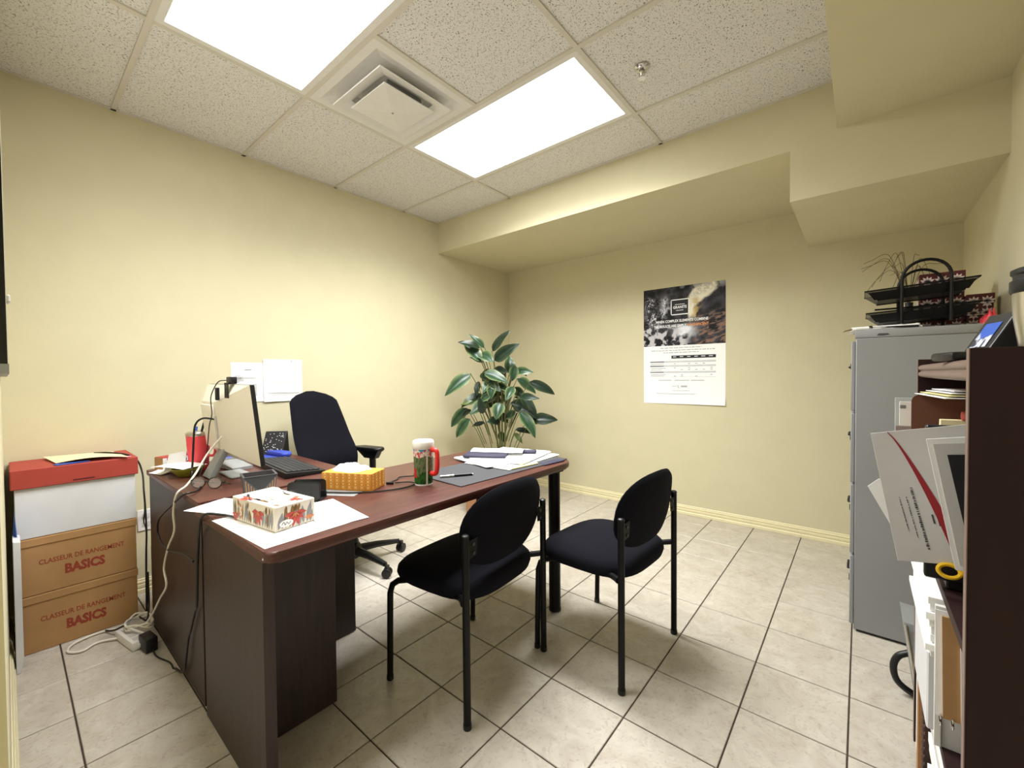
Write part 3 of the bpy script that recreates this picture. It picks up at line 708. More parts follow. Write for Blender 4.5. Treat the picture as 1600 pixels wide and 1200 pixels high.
def leaf_mesh(base, tip, wf, kind):
    base, tip = Vector(base), Vector(tip); ax = tip - base; Ln = ax.length; ax.normalize()
    face = Vector((random.uniform(-.25, .25), -1, random.uniform(.25, .9))); sd = ax.cross(face).normalized(); nr = sd.cross(ax).normalized()
    wd = min(.062, Ln * .30 * (wf + .35)); droop = Ln * random.uniform(.08, .16)
    b = B(); nu, nv = 6, 10
    def f(u, v):
        s_ = u * 2 - 1; env = (math.sin(PI * v ** .8)) ** .75 * (1 - .25 * v) if v < 1 else 0
        env = max(env, .03)
        wob = .10 * wd * math.sin(v * 9 + s_ * 2 + Ln * 50)
        return base + ax * (v * Ln) + sd * (s_ * wd * env) + nr * (abs(s_) * wd * .38 * env - droop * (v - .5) ** 2 * 2 + wob * s_)
    b.grid(f, nu, nv)
    lay = b.bm.verts.layers.float_color.new('Col')
    for i, v in enumerate(b.bm.verts):
        u_ = abs((i % (nu + 1)) / nu * 2 - 1)
        g_ = rgb(30, 68, 44) if kind == 0 else (rgb(24, 46, 32) if kind == 1 else rgb(110, 136, 62))
        e_ = rgb(128, 146, 96) if kind != 1 else rgb(64, 78, 48)
        a = 1.0 if u_ > .95 else (.25 if u_ > .6 else (0.12 if u_ < .05 else 0))
        q = .85 + .3 * noise.noise(Vector((i * .37, Ln * 40, 0)))
        v[lay] = tuple((g_[k] * (1 - a) + e_[k] * a) * q for k in range(3)) + (1,)
    b.bm.to_mesh(me := bpy.data.meshes.new('leaf')); b.bm.free()
    for p in me.polygons: p.use_smooth = True
    me.materials.append(M['leaf'])
    return me
for (u0, v0, u1, v1, wf, kind) in LV:
    a, z = loc2(u0, v0); d = random.uniform(-.16, .14); a2, z2 = loc2(u1, v1); d2 = d + random.uniform(-.10, .06)
    o = obj('leaf', leaf_mesh((a, d, z), (a2, d2, z2), wf, kind), None, t)
    # petiole back to a cane
    ca = a * .45 - .01; cz = max(.42, z - .22 - abs(a) * .3)
    obj('petiole', B().tube(smooth_path([(ca, d * .4, cz), ((ca + a) / 2 * 1.02, d * .7, (cz + z) / 2 + .03), (a, d, z)], 4), .0035, 5), 'stem', o)
for k in range(9):
    a0 = -.05 + k * .012; top = random.uniform(.8, 1.25)
    obj('stem', B().tube(smooth_path([(a0 * .7, random.uniform(-.04, .06), .33), (a0 + random.uniform(-.02, .02), random.uniform(-.04, .04), .6), (a0 * 3.0 + random.uniform(-.04, .04), random.uniform(-.08, .06), top)], 5), .007, 7), 'stem', t)

# ------------------------------------------------------------------ on the computer desk
# monitor: stands on a slanted grey leg; its back is turned to the camera
t = thing('monitor', 'flat computer monitor with cream back on the computer desk', 'monitor', (.91, -2.985, DT))
TI = Matrix.Translation((0, 0, .075)) @ Matrix.Rotation(math.radians(6), 4, 'X')
def tr(b): bmesh.ops.transform(b.bm, matrix=TI, verts=b.bm.verts[:]); return b
obj('bezel', tr(B().box(-.27, .27, .002, .020, 0, .335, .002)), 'black_plastic', t)
obj('screen', tr(B().box(-.26, .26, .0201, .0208, .012, .325)), 'screen', t, smooth=False)
b = B(); o_ = [(-.27, 0), (.27, 0), (.27, .335), (-.27, .335)]; i_ = [(-.22, .05), (-.04, .05), (-.04, .262), (-.22, .262)]
A_ = [b.bm.verts.new((x, .002, z)) for x, z in o_]; Q_ = [b.bm.verts.new((x, -.042, z)) for x, z in i_]
for k in range(4): b.bm.faces.new((A_[k], A_[(k + 1) % 4], Q_[(k + 1) % 4], Q_[k]))
b.bm.faces.new(Q_); b.bm.faces.new(list(reversed(A_)))
obj('back_cover', tr(b), 'monitor_white', t, smooth=False)
obj('rear_housing', tr(B().box(-.215, -.05, -.052, -.041, .055, .250, .004, 2)), 'monitor_white', t)
obj('connector_port', tr(B().box(-.049, -.044, -.050, -.0425, .09, .20)), 'paper_grey', t, smooth=False)
obj('stand', B().prism([(-.045, -.002), (.045, -.002), (.035, .165), (-.035, .165)], -.012, .012, .004, 2, Matrix.Translation((-.05, -.095, .003)) @ Matrix.Rotation(math.radians(62), 4, 'X')), 'grey_plastic', t)
obj('stand_foot', B().box(-.12, .06, -.04, .05, .0005, .008, .003), 'grey_plastic', t)
t = thing('webcam', 'small black webcam clipped on the top of the monitor', 'webcam', (.985, -3.021, 1.157))
obj('housing', B().box(-.03, .03, -.012, .012, .0, .030, .004, 2), 'black_plastic', t)
obj('clip', B().box(-.02, .02, -.022, -.017, -.06, .005, .001).box(-.02, .02, -.022, .01, -.001, .002), 'black_plastic', t)
obj('usb_plug', B().box(-.065, -.050, -.045, -.030, -.07, -.015, .003), 'black_plastic', t)
obj('lead', B().tube(smooth_path([(-.02, -.015, .015), (-.05, -.03, .012), (-.075, -.04, -.01), (-.10, -.05, -.06), (-.09, -.05, -.13), (-.11, -.055, -.18), (-.12, -.06, -.26), (-.12, -.07, -.33), (-.10, -.10, -.40)], 5), .0022, 6), 'black_cable', t)
# keyboard
t = thing('keyboard', 'black computer keyboard on the desk in front of the monitor', 'keyboard', (.93, -2.78, DT), math.radians(-4))
kb = B().prism([(-.085, .0), (.085, .0), (.085, .014), (-.085, .026)], -.235, .235, .003, 2, Matrix.Rotation(PI / 2, 4, 'Z') @ Matrix.Rotation(PI / 2, 4, 'X'))
obj('case', kb, 'key_base', t)
for r in range(6):
    n = 20 if r < 5 else 11
    for k in range(n):
        wx = .44 / n; x = -.22 + (k + .5) * wx; y = -.062 + r * .0235; z = .023 - (r * .0235 + .01) * .0705 + .001
        hw = wx / 2 - .0018
        yy = -y if False else y
        obj('key', B().prism([(x - hw, yy - .009), (x + hw, yy - .009), (x + hw, yy + .009), (x - hw, yy + .009)], z, z + .006), 'key', t, smooth=False) if k % 1 == 0 else None
# blue gel wrist rest / mouse mat
t = thing('mouse_mat', 'royal blue mouse mat with padded gel wrist rest', 'mouse mat', (.560, -2.755, DT), math.radians(8))
obj('mat', B().prism(rrect(-.10, .12, -.10, .08, .03, 5), .0005, .004), 'blue_gel', t)
obj('wrist_rest', B().prism(rrect(-.09, .10, .055, .115, .028, 6), .0045, .026, .010, 3), 'blue_gel', t)
t = thing('mouse_mat', 'blue padded wrist rest behind the monitor stand', 'wrist rest', (.52, -2.905, DT), math.radians(4))
obj('pad', B().prism(rrect(-.10, .09, -.028, .028, .026, 6), .0005, .022, .009, 3), 'blue_gel', t)
# speckled black desk stand
t = thing('desk_calendar', 'small black speckled wedge stand right of the monitor', 'stand', (.462, -2.655, DT), math.radians(-45))
obj('body', B().prism([(-.05, .0005), (.05, .0005), (-.02, .125), (-.035, .125)], -.058, .058, .002, 1, Matrix.Rotation(PI / 2, 4, 'X')), 'black_plastic', t, smooth=False)
b = B(); random.seed(4)
for k in range(46):
    w_, h_ = random.uniform(-.05, .05), random.uniform(.06, .95)
    b.box(.05 - .07 * h_ - .0005, .05 - .07 * h_ + .0022, w_ - .002, w_ + .002, .125 * h_ - .0015, .125 * h_ + .0015)
obj('speckles', b, 'ink_white', t, smooth=False)['kind'] = 'stuff'
# telephone handset style grey unit with cables behind
t = thing('telephone', 'grey desk telephone lying among cables behind the monitor', 'telephone', (.695, -2.935, DT), math.radians(6))
obj('base', B().prism([(-.075, .0005), (.10, .0005), (.10, .014), (-.075, .036)], -.045, .045, .005, 2, Matrix.Rotation(PI / 2, 4, 'X')), 'grey_plastic', t)
obj('handset', B().tube(smooth_path([(-.05, -.06, .046), (-.05, -.02, .056), (-.05, .02, .056), (-.05, .06, .046)], 5), [.011] * 3 + [.009] * 10 + [.011] * 3, 10), 'grey_plastic', t)
# tumbler
t = thing('tumbler', 'coral red insulated tumbler with handle and black straw', 'tumbler', (.62, -3.055, DT))
obj('body', B().lathe([(.036, .0005), (.038, .004), (.041, .06), (.046, .12), (.048, .165)], 32), 'coral', t)
obj('lid', B().lathe([(.048, .165), (.050, .168), (.050, .178), (.044, .184), (.010, .185)], 32), 'steel', t)
obj('straw', B().tube([(.012, .01, .18), (.016, .02, .225)], .005, 8), 'black_plastic', t)
obj('handle', B().tube(smooth_path([(.040, .020, .15), (.068, .045, .15), (.072, .048, .14), (.068, .045, .075), (.036, .022, .07)], 5), .006, 8), 'coral', t)
t = thing('pen', 'blue and black pen standing beside the coral tumbler', 'pen', (.545, -3.055, DT))
obj('barrel', B().tube([(0, -.02, .001), (-.006, .005, .17)], .005, 8), 'black_plastic', t)
obj('cap', B().tube([(-.006, .005, .15), (-.008, .012, .20)], [.009, .007], 8), 'blue_card', t)
# tea box and loose notes
t = thing('carton', 'red printed carton on the left back corner of the computer desk', 'carton', (.50, -3.115, DT), math.radians(18))
obj('body', B().box(-.03, .03, -.075, .085, .0005, .068, .001), 'lid_red', t, smooth=False)
obj('end_flap', B().box(-.0302, .0302, -.0765, -.0755, .001, .066), 'kraft', t, smooth=False)
obj('label_panel', B().box(.0302, .0308, -.035, .04, .036, .060), 'ink_white', t, smooth=False)
text('lettering', '720 G', .022, 'ink_black', t, (.0312, .0, .040), (0, 1, 0), (0, 0, 1), .055, 'CENTER', .0008)
obj('dark_print', B().box(.0302, .0306, .041, .084, .002, .066), 'ink', t, smooth=False)
obj('cup_print', B().box(.0302, .0306, -.075, -.058, .004, .064), 'ink_white', t, smooth=False)
tag(obj('bowl', B().lathe([(.03, .0005), (.034, .004), (.056, .026), (.062, .038), (.058, .038), (.052, .026), (.03, .008), (.001, .008)], 28, caps=False), 'olive', loc=(.735, -3.125, DT)), 'small olive green bowl under the loose notes', 'bowl')
tag(obj('note_paper', B().grid(lambda u, v: (-.09 + .18 * u, -.06 + .12 * v, .002 + .004 * math.sin(u * 4)), 6, 4), 'paper', loc=(.665, -3.14, DT + .039), rotz=.5), 'loose white notes resting on the olive bowl', 'paper')
tag(obj('note_card', B().prism([(-.04, .0005), (.045, .0005), (.04, .10), (-.03, .085)], -.0006, .0006, 0, 1, Matrix.Rotation(math.radians(72), 4, 'X')), 'paper_grey', loc=(.61, -3.150, DT + .002), rotz=.9), 'white card standing up in front of the tumbler', 'card')
tag(obj('torn_note', B().grid(lambda u, v: (-.05 + .1 * u, -.03 + .06 * v, .002 + .02 * v * v), 5, 4), 'paper', loc=(.57, -3.185, DT + .001), rotz=.25), 'folded white note leaning on the red carton', 'paper')
# spectacles
t = thing('spectacles', 'pair of eyeglasses with thin brown frame folded on the desk edge', 'eyeglasses', (1.06, -3.135, DT), math.radians(35))
for s_ in (-1, 1):
    ring = [(s_ * .035 + .029 * math.cos(a), -.004 + .010 * math.sin(a) * .35, .024 + .021 * math.sin(a)) for a in [2 * PI * k / 22 for k in range(22)]]
    r_ = obj('rim', B().tube(ring, .0022, 6, closed=True), 'bronze', t)
    obj('lens', B().poly([(p[0], p[1], p[2]) for p in ring]), 'spectacle_glass', r_)
    obj('temple', B().tube(smooth_path([(s_ * .066, -.002, .032), (s_ * .068, .01, .028), (s_ * .02, .055, .010), (-s_ * .05, .062, .004)], 5), .0022, 6), 'bronze', t)
obj('bridge', B().tube(smooth_path([(-.007, -.004, .028), (0, -.006, .033), (.007, -.004, .028)], 4), .002, 6), 'bronze', t)
# pencil box
t = thing('pen_box', 'dark geometric pen holder box with wooden stripes', 'pen holder', (1.335, -3.045, DT), math.radians(-12))
b = B()
def frus(b, r0, z0, r1, z1, flip=False):
    c = [(-1, -1), (1, -1), (1, 1), (-1, 1)]
    a = [b.bm.verts.new((x * r0[0], y * r0[1], z0)) for x, y in c]; q = [b.bm.verts.new((x * r1[0], y * r1[1], z1)) for x, y in c]
    for k in range(4): b.bm.faces.new((a[k], a[(k + 1) % 4], q[(k + 1) % 4], q[k]))
    return a, q
a1, q1 = frus(b, (.036, .045), .001, (.048, .055), .082); b.bm.faces.new(list(reversed(a1)))
a2, q2 = frus(b, (.048, .055), .082, (.041, .048), .082); a3, q3 = frus(b, (.041, .048), .082, (.034, .040), .03); b.bm.faces.new(q3)
bmesh.ops.remove_doubles(b.bm, verts=b.bm.verts[:], dist=.0002)
obj('body', b, 'dark_grey', t, smooth=False)
def on_face(y, h, o=.0): return Vector((.036 + .012 * (h - .001) / .081 + o, y, h))
for k in range(12):
    y0 = -.042 + k * .0076; h = .012 + abs(k - 5.5) * .0105; sk = 1 + .2 * 1
    b = B(); A_ = [on_face(y0 - .0016, .004), on_face(y0 + .0016, .004), on_face((y0 + .0016) * 1.12, h), on_face((y0 - .0016) * 1.12, h)]
    A_ = [b.bm.verts.new(p + Vector((.0014, 0, 0))) for p in A_]; b.bm.faces.new(A_)
    obj('stripe', b, 'rattan', t, smooth=False)
b = B(); b.bm.faces.new([b.bm.verts.new(on_face(y_, h_, .0022)) for y_, h_ in ((-.052, .079), (0, .022), (.052, .079))]); obj('triangle_panel', b, 'black_plastic', t, smooth=False)
obj('wood_inlay', B().box(-.028, .028, -.034, .034, .055, .062), 'rattan', t, smooth=False)

# ------------------------------------------------------------------ on the peninsula desk
def page(name, cx, cy, w_, h_, rot, z, label, m='paper', th=.0006, wave=.0):
    o = obj(name, B().grid(lambda u, v: (-w_ / 2 + u * w_, -h_ / 2 + v * h_, wave * math.sin(u * 5 + v * 3)), 8, 8) if wave else B().box(-w_ / 2, w_ / 2, -h_ / 2, h_ / 2, 0, th), m, loc=(cx, cy, z), rotz=rot, smooth=False)
    return tag(o, label, 'paper')
page('paper_sheet', 1.40, -3.16, .21, .15, .45, DT + .0005, 'white sheet overhanging the near left corner of the long desk')
p = page('paper_sheet', 1.70, -3.095, .36, .28, .05, DT + .0005, 'large white sheet under the floral tissue box', th=.0008)
p2 = page('paper_sheet', 1.73, -3.02, .28, .215, -.10, DT + .0016, 'printed white sheet peeking out right of the floral tissue box')
b = B()
for (x0, x1, y, h) in ((.05, .10, .0, .012), (.03, .08, -.025, .006), (.02, .05, .03, .005), (.06, .12, .02, .004), (.0, .12, -.07, .0015), (.02, .06, -.05, .004)): b.box(x0, x1, y - h / 2, y + h / 2, .0007, .0009)
obj('printed_lines', b, 'ink_light', p2, smooth=False)
def crumple(b, cx, cy, z0, rx, ry, h, seed, n=14):
    def f(u, v):
        a = u * 2 * PI; r = v
        k = 1 + .5 * noise.noise(Vector((math.cos(a) * 1.6 + seed, math.sin(a) * 1.6, r * 2)))
        zz = h * (1 - r ** 1.6) * (0.55 + .9 * abs(noise.noise(Vector((math.cos(a) * 2.2 * r + seed * 3, math.sin(a) * 2.2 * r, seed)))))
        return (cx + rx * r * k * math.cos(a), cy + ry * r * k * math.sin(a), z0 + zz)
    b.grid(f, 40, n); return b
# floral tissue box: local x long side
t = thing('tissue_box', 'tissue box printed with red flowers and grey leaves', 'tissue box', (1.668, -3.122, DT + .0026), math.radians(8))
hx, hy, hz = .118, .060, .070
obj('carton', B().box(-hx, hx, -hy, hy, .0005, hz, .0015), 'floral_base', t, smooth=False)
def petal(b, T, cx, cy, L_, w_, ang, n=8, off=.0):
    pts = []
    for k in range(n + 1):
        s_ = k / n; pts.append((s_ * L_, w_ * math.sin(PI * s_ ** .9)))
    for k in range(n - 1, 0, -1):
        s_ = k / n; pts.append((s_ * L_, -w_ * math.sin(PI * s_ ** .9)))
    c, s = math.cos(ang), math.sin(ang)
    vv = [b.bm.verts.new(T @ Vector((cx + x * c - y * s, cy + x * s + y * c, off))) for x, y in pts]
    b.bm.faces.new(vv)
FR = Matrix.Translation((0, -hy - .0004, 0)) @ WB                       # front long face (faces -y)
RT = Matrix.Translation((hx + .0004, 0, 0)) @ WL                        # right short face (faces +x)
TP = Matrix.Translation((0, 0, hz + .0004))
red, grey, brown, orng = B(), B(), B(), B()
random.seed(21)
for T, cx, cy, sc in ((FR, .03, .045, 1), (RT, .0, .042, 1.0), (FR, -.10, .02, .6), (TP, -.05, -.045, .8), (TP, .085, .03, .8)):
    for k in range(6): petal(red, T, cx, cy, (.042 if k in (2, 3) else .034) * sc, .0068 * sc, math.radians((188, 222, 256, 284, 318, 352)[k]), off=.0002)
    for k in range(3): petal(orng, T, cx, cy, .016 * sc, .002 * sc, math.radians((230, 270, 310)[k]), off=.0004)
for T, w2 in ((FR, hx), (RT, hy)):
    x = -w2 + .008
    while x < w2 - .006:
        q = random.random()
        petal(grey if q < .78 else brown, T, x, .004, random.uniform(.035, .064), random.uniform(.004, .007), math.radians(random.uniform(72, 108)), off=.0001)
        x += random.uniform(.009, .016)
    for k in range(5): petal(brown, T, random.uniform(-w2 + .02, w2 - .02), .066, .024, .004, math.radians(random.uniform(250, 290)), off=.00015)
for k in range(4): petal(orng, FR, -.075 + k * .004, .008 + k * .012, .018, .004, math.radians(40 + 100 * (k % 2)), off=.0003)
petal(orng, RT, .028, .018, .03, .006, 0, off=.0003)
for k in range(30): petal(grey if k % 3 else brown, TP, random.uniform(-.085, .085), random.choice((-1, 1)) * random.uniform(.034, .05), .03, .0045, random.choice((0, PI)) + random.uniform(-.35, .35), off=.00005)
for nm, bb_, mm in (('red_flowers', red, 'floral_red'), ('grey_leaves', grey, 'floral_grey'), ('brown_leaves', brown, 'floral_brown'), ('orange_print', orng, 'floral_orange')):
    o = obj(nm, bb_, mm, t, smooth=False); o['kind'] = 'stuff'
obj('logo_oval', B().prism([(.02 * math.cos(a), .010 * math.sin(a)) for a in [2 * PI * k / 24 for k in range(24)]], .0003, .0006, T=RT @ Matrix.Translation((-.028, .018, 0))), 'ink_white', t, smooth=False)
obj('logo_script', B().tube(smooth_path([(hx + .0012, -.042, .016), (hx + .0012, -.036, .023), (hx + .0012, -.032, .014), (hx + .0012, -.027, .021), (hx + .0012, -.022, .015), (hx + .0012, -.015, .021)], 4), .0009, 4), 'ink', t)
obj('tissue', crumple(B(), .0, .0, hz + .0008, .046, .026, .034, 2.0), 'tissue', t)
# orange tissue box
t = thing('tissue_box', 'orange patterned tissue box farther along the desk', 'tissue box', (1.510, -2.765, DT + .0005), math.radians(28))
hx, hy, hz = .105, .052, .068
obj('carton', B().box(-hx, hx, -hy, hy, .0005, hz, .0015), 'orange_card', t, smooth=False)
FR = Matrix.Translation((0, -hy - .0004, 0)) @ WB; RT = Matrix.Translation((hx + .0004, 0, 0)) @ WL; TP = Matrix.Translation((0, 0, hz + .0004))
pr, dk = B(), B()
for T, w2 in ((FR, hx), (RT, hy)):
    n = int(w2 * 2 / .026); st = w2 * 2 / n
    for i in range(n):
        x = -w2 + (i + .5) * st
        dk.box(x - st * .5, x - st * .28, .002, hz - .002, .0, .0002, T=T)
        for j in range(3):
            y = .014 + j * .024
            for a in (PI / 4, -PI / 4): pr.box(-.007, .007, -.0009, .0009, .0001, .0004, T=T @ Matrix.Translation((x, y, 0)) @ Matrix.Rotation(a, 4, 'Z'))
            pr.box(-.0025, .0025, -.0025, .0025, .0001, .0004, T=T @ Matrix.Translation((x, y + .012, 0)) @ Matrix.Rotation(PI / 4, 4, 'Z')) if y + .016 < hz else None
obj('band_print', dk, 'orange_dark', t, smooth=False)['kind'] = 'stuff'
obj('cross_print', pr, 'orange_print', t, smooth=False)['kind'] = 'stuff'
obj('tissue', crumple(B(), -.01, .0, hz + .0008, .07, .04, .042, 5.0), 'tissue', t)
# mesh card holder + little pad
t = thing('wire_holder', 'small black wire mesh holder behind the floral tissue box', 'holder', (1.53, -2.955, DT + .0005), math.radians(42))
obj('tray', B().box(-.055, .055, -.03, .03, .0003, .003).box(-.055, .055, .028, .03, .003, .022), 'wire_mesh', t, smooth=False)
ring = rrect(-.055, .055, .002, .066, .010, 5)
for y in (-.03, .02):
    f_ = obj('mesh_panel', B().prism(ring, -.0006, .0006, 0, 1, Matrix.Translation((0, y, 0)) @ Matrix.Rotation(PI / 2, 4, 'X')), 'wire_mesh', t, smooth=False)
    obj('wire_frame', B().tube([(x, y, z) for x, z in ring], .0022, 6, closed=True), 'black_metal', f_)
tag(obj('memo_pad', B().box(-.035, .035, -.02, .02, 0, .03, .001), 'paper', loc=(1.455, -2.915, DT + .0005), rotz=.7), 'small white memo pad beside the wire mesh holder', 'notepad')
tag(obj('stapler', B().box(-.06, .06, -.016, .016, .0, .012, .003).box(-.06, .05, -.014, .014, .0125, .034, .005, 2), 'black_plastic', loc=(1.40, -2.90, DT + .0005), rotz=.6), 'black stapler between keyboard and wire mesh holder', 'stapler')
page('folder', 1.50, -2.855, .24, .10, .55, DT + .0004, 'grey flat folder partly under the orange tissue box', 'grey_plastic', .0008)
tag(bpy.data.objects['folder'], 'grey flat folder partly under the orange tissue box', 'folder')
tag(obj('notes_pile', B().grid(lambda u, v: (-.07 + .14 * u, -.05 + .1 * v, .002 + .010 * math.sin(u * 7 + v * 5) ** 2), 10, 8), 'paper', loc=(1.44, -3.0, DT + .001), rotz=.4), 'crumpled white notes behind the floral tissue box', 'paper')
# usb cable
t = thing('usb_cable', 'black usb cable curling on the desk beside the orange tissue box', 'cable', (1.60, -2.68, DT))
obj('cord', B().tube(smooth_path([(-.10, -.21, .006), (.0, -.13, .004), (.06, -.05, .004), (.085, .03, .004), (.07, .09, .005), (.03, .085, .006), (-.005, .045, .005)], 6), .0028, 6), 'black_cable', t)
obj('plug', B().box(-.03, .0, -.006, .006, .001, .010, .002, 2, Matrix.Translation((-.005, .04, 0)) @ Matrix.Rotation(.75, 4, 'Z')), 'black_plastic', t)
t = thing('usb_cable', 'short black charging lead lying behind the patterned travel mug', 'cable', (1.575, -2.49, DT))
obj('plug', B().box(-.025, .025, -.007, .007, .001, .012, .002, 2, RZ(.9)), 'black_plastic', t)
obj('cord', B().tube(smooth_path([(-.015, -.02, .005), (-.05, -.07, .004), (-.02, -.11, .004), (.0, -.17, .004)], 5), .0026, 6), 'black_cable', t)
# travel mug
t = thing('travel_mug', 'tall printed mug with white lid and red handle on the desk', 'mug', (1.690, -2.563, DT + .0005), 0)
def mugcol(co):
    a = math.atan2(co.y, co.x); z = co.z / .165; n1 = noise.fractal(Vector((a * 1.6, z * 5, 2)), 1, 2, 4); n2 = noise.fractal(Vector((a * 4, z * 11, 7)), 1, 2, 4)
    if z < .03: return rgb(235, 235, 235)
    if z > .86 + .08 * n1: c = rgb(70, 150, 200)
    elif z > .70 + .05 * n1: c = rgb(200, 70, 60) if n2 > .05 else rgb(225, 222, 215)
    elif z > .28 + .2 * n1: c = rgb(110, 112, 84) if n2 > -.1 else rgb(52, 96, 40)
    else: c = rgb(40, 92, 36) if n2 > -.15 else rgb(24, 52, 22)
    if abs(a + 1.75) < .30 + .2 * n1 and .20 < z < .42: c = rgb(196, 40, 34)
    if a > -.35 and a < -.2: c = rgb(226, 226, 220)
    return c
obj('body', B().grid(lambda u, v: ((.036 + .004 * v) * math.cos(u * 2 * PI), (.036 + .004 * v) * math.sin(u * 2 * PI), .001 + v * .147), 72, 40).lathe([(.036, .0008), (.036, .0012)], 24), 'print', t, colf=mugcol)
obj('lid', B().lathe([(.041, .146), (.043, .150), (.043, .172), (.040, .178), (.036, .180), (.034, .176), (.004, .176)], 36), 'white_plastic', t)
obj('handle', B().tube(smooth_path([(.036, .008, .142), (.058, .014, .142), (.066, .016, .130), (.067, .016, .085), (.060, .014, .050), (.036, .008, .048)], 5), .0095, 10), 'red_plastic', t)
# desk mat with pen
tag(obj('desk_mat', B().prism(rrect(-.165, .165, -.36, .36, .006, 3), 0, .0035, .0008, 1), 'desk_mat', loc=(1.70, -2.135, DT + .0005), rotz=math.radians(-3)), 'dark grey rectangular desk mat at the far end of the desk', 'desk mat')
t = thing('pen', 'black and silver ballpoint pen lying on the desk mat', 'pen', (1.715, -2.405, DT + .0095), math.radians(58))
obj('barrel', B().tube([(-.012, 0, 0), (.068, 0, 0)], .0055, 10), 'black_plastic', t)
obj('cap', B().tube([(-.072, 0, 0), (-.012, 0, 0)], [.0045, .0056], 10).tube([(.068, 0, 0), (.072, 0, 0)], .004, 8), 'chrome', t)
# paper stack, notebook
z0 = DT + .0045
for k, (cx, cy, w_, h_, r_, m_, th, lb) in enumerate((
    (1.675, -1.965, .27, .44, .05, 'paper', .005, 'thick white paper pile at the bottom, on the desk mat'),
    (1.60, -2.06, .30, .25, -.22, 'paper', .004, 'white papers sticking out toward the travel mug'),
    (1.63, -1.93, .30, .36, .22, 'paper', .004, 'white papers lying on top of the thick pile'))):
    st = thing('paper_stack', lb, 'papers', (cx, cy, z0), r_, 'paper piles on the desk mat')
    for q in range(4):
        obj('sheets', B().box(-w_ / 2 + random.uniform(-.008, .008), w_ / 2 + random.uniform(-.008, .008), -h_ / 2 + random.uniform(-.008, .008), h_ / 2 + random.uniform(-.008, .008), q * th / 4, (q + .9) * th / 4), m_, st, smooth=False)
    z0 += th + .0004
tag(obj('folded_pad', B().box(-.09, .09, -.014, .014, 0, .007, .002), 'paper_yellow', loc=(1.822, -2.075, DT + .0045), rotz=math.radians(84)), 'pale yellow folder edge at the front of the paper pile', 'folder')
tag(obj('notebook', B().box(-.075, .075, -.11, .11, 0, .012, .002), 'navy', loc=(1.54, -2.03, z0), rotz=math.radians(-58)), 'closed navy blue notebook on top of the papers', 'notebook')
tag(obj('folded_letter', B().grid(lambda u, v: (-.05 + .1 * u, -.14 + .28 * v, .002 + .010 * math.sin(u * PI)), 8, 4), 'paper', loc=(1.555, -1.955, z0 + .0135), rotz=math.radians(-62)), 'folded white letter lying across the navy notebook', 'paper')
tag(obj('glasses_case', B().box(-.06, .06, -.022, .022, 0, .018, .007, 3), 'navy', loc=(1.665, -1.86, z0), rotz=math.radians(30)), 'small dark navy case on the papers behind the notebook', 'case')
tag(obj('dark_folder', B().box(-.075, .075, -.03, .02, 0, .006, .002), 'navy', loc=(1.862, -1.905, DT + .0008), rotz=math.radians(84)), 'dark folder at the far right corner under the papers', 'folder')

# ------------------------------------------------------------------ cables and power strip at the left desk side
def cable(name, label, pts, r, m, k=6):
    tag(obj(name, B().tube(smooth_path(pts, k), r, 7), m), label, 'cable')
cable('cable', 'white cable hanging from the monitor down the desk back to the floor',
      [(.93, -3.045, .93), (.90, -3.09, .86), (.93, -3.14, .79), (1.03, -3.195, .765), (1.06, -3.232, .745), (1.001, -3.232, .663), (.973, -3.225, .582), (.883, -3.228, .495), (.784, -3.225, .38), (.833, -3.228, .321), (.722, -3.23, .23), (.585, -3.24, .105), (.55, -3.27, .05)], .004, 'white_cable')
cable('cable', 'thick black cable curving out of the monitor back down to the desk',
      [(.862, -3.05, 1.0), (.82, -3.085, 1.005), (.785, -3.105, .975), (.775, -3.11, .90), (.775, -3.115, .82), (.80, -3.125, .765), (.87, -3.14, .751), (.95, -3.155, .751)], .0042, 'black_cable')
cable('cable', 'black cable looping from the eyeglasses over the computer desk back',
      [(.98, -3.13, .752), (1.10, -3.18, .752), (1.12, -3.225, .75), (.984, -3.235, .685), (.76, -3.235, .582), (.728, -3.23, .497), (.882, -3.228, .482), (1.108, -3.225, .524), (1.24, -3.228, .535)], .0038, 'black_cable')
cable('cable', 'black cable running down between the two desks to the floor',
      [(1.58, -3.19, .752), (1.50, -3.215, .752), (1.44, -3.245, .745), (1.32, -3.228, .658), (1.284, -3.222, .605), (1.268, -3.222, .531), (1.25, -3.222, .388), (1.194, -3.215, .335), (1.128, -3.215, .239), (1.098, -3.217, .191), (1.04, -3.22, .05), (.93, -3.225, .012)], .0042, 'black_cable')
cable('cable', 'black cable arching from the red lid down behind the boxes',
      [(.10, -3.36, .812), (.20, -3.30, .815), (.27, -3.235, .79), (.30, -3.212, .72), (.35, -3.215, .63), (.375, -3.215, .54), (.385, -3.215, .43), (.36, -3.215, .30), (.33, -3.212, .15), (.34, -3.215, .03)], .004, 'black_cable')
cable('cable', 'thin black cable looping by the wall outlet behind the brown boxes',
      [(.01, -3.155, .42), (.08, -3.17, .50), (.2, -3.19, .53), (.29, -3.205, .515), (.265, -3.205, .458), (.32, -3.205, .413), (.30, -3.205, .2), (.33, -3.205, .04)], .003, 'black_cable')
cable('cable', 'white cable loop on the floor in front of the brown boxes',
      [(.48, -3.33, .012), (.44, -3.40, .008), (.47, -3.45, .008), (.43, -3.49, .008), (.37, -3.47, .008), (.345, -3.40, .008), (.36, -3.34, .008), (.42, -3.29, .008), (.46, -3.27, .02)], .0045, 'white_cable')
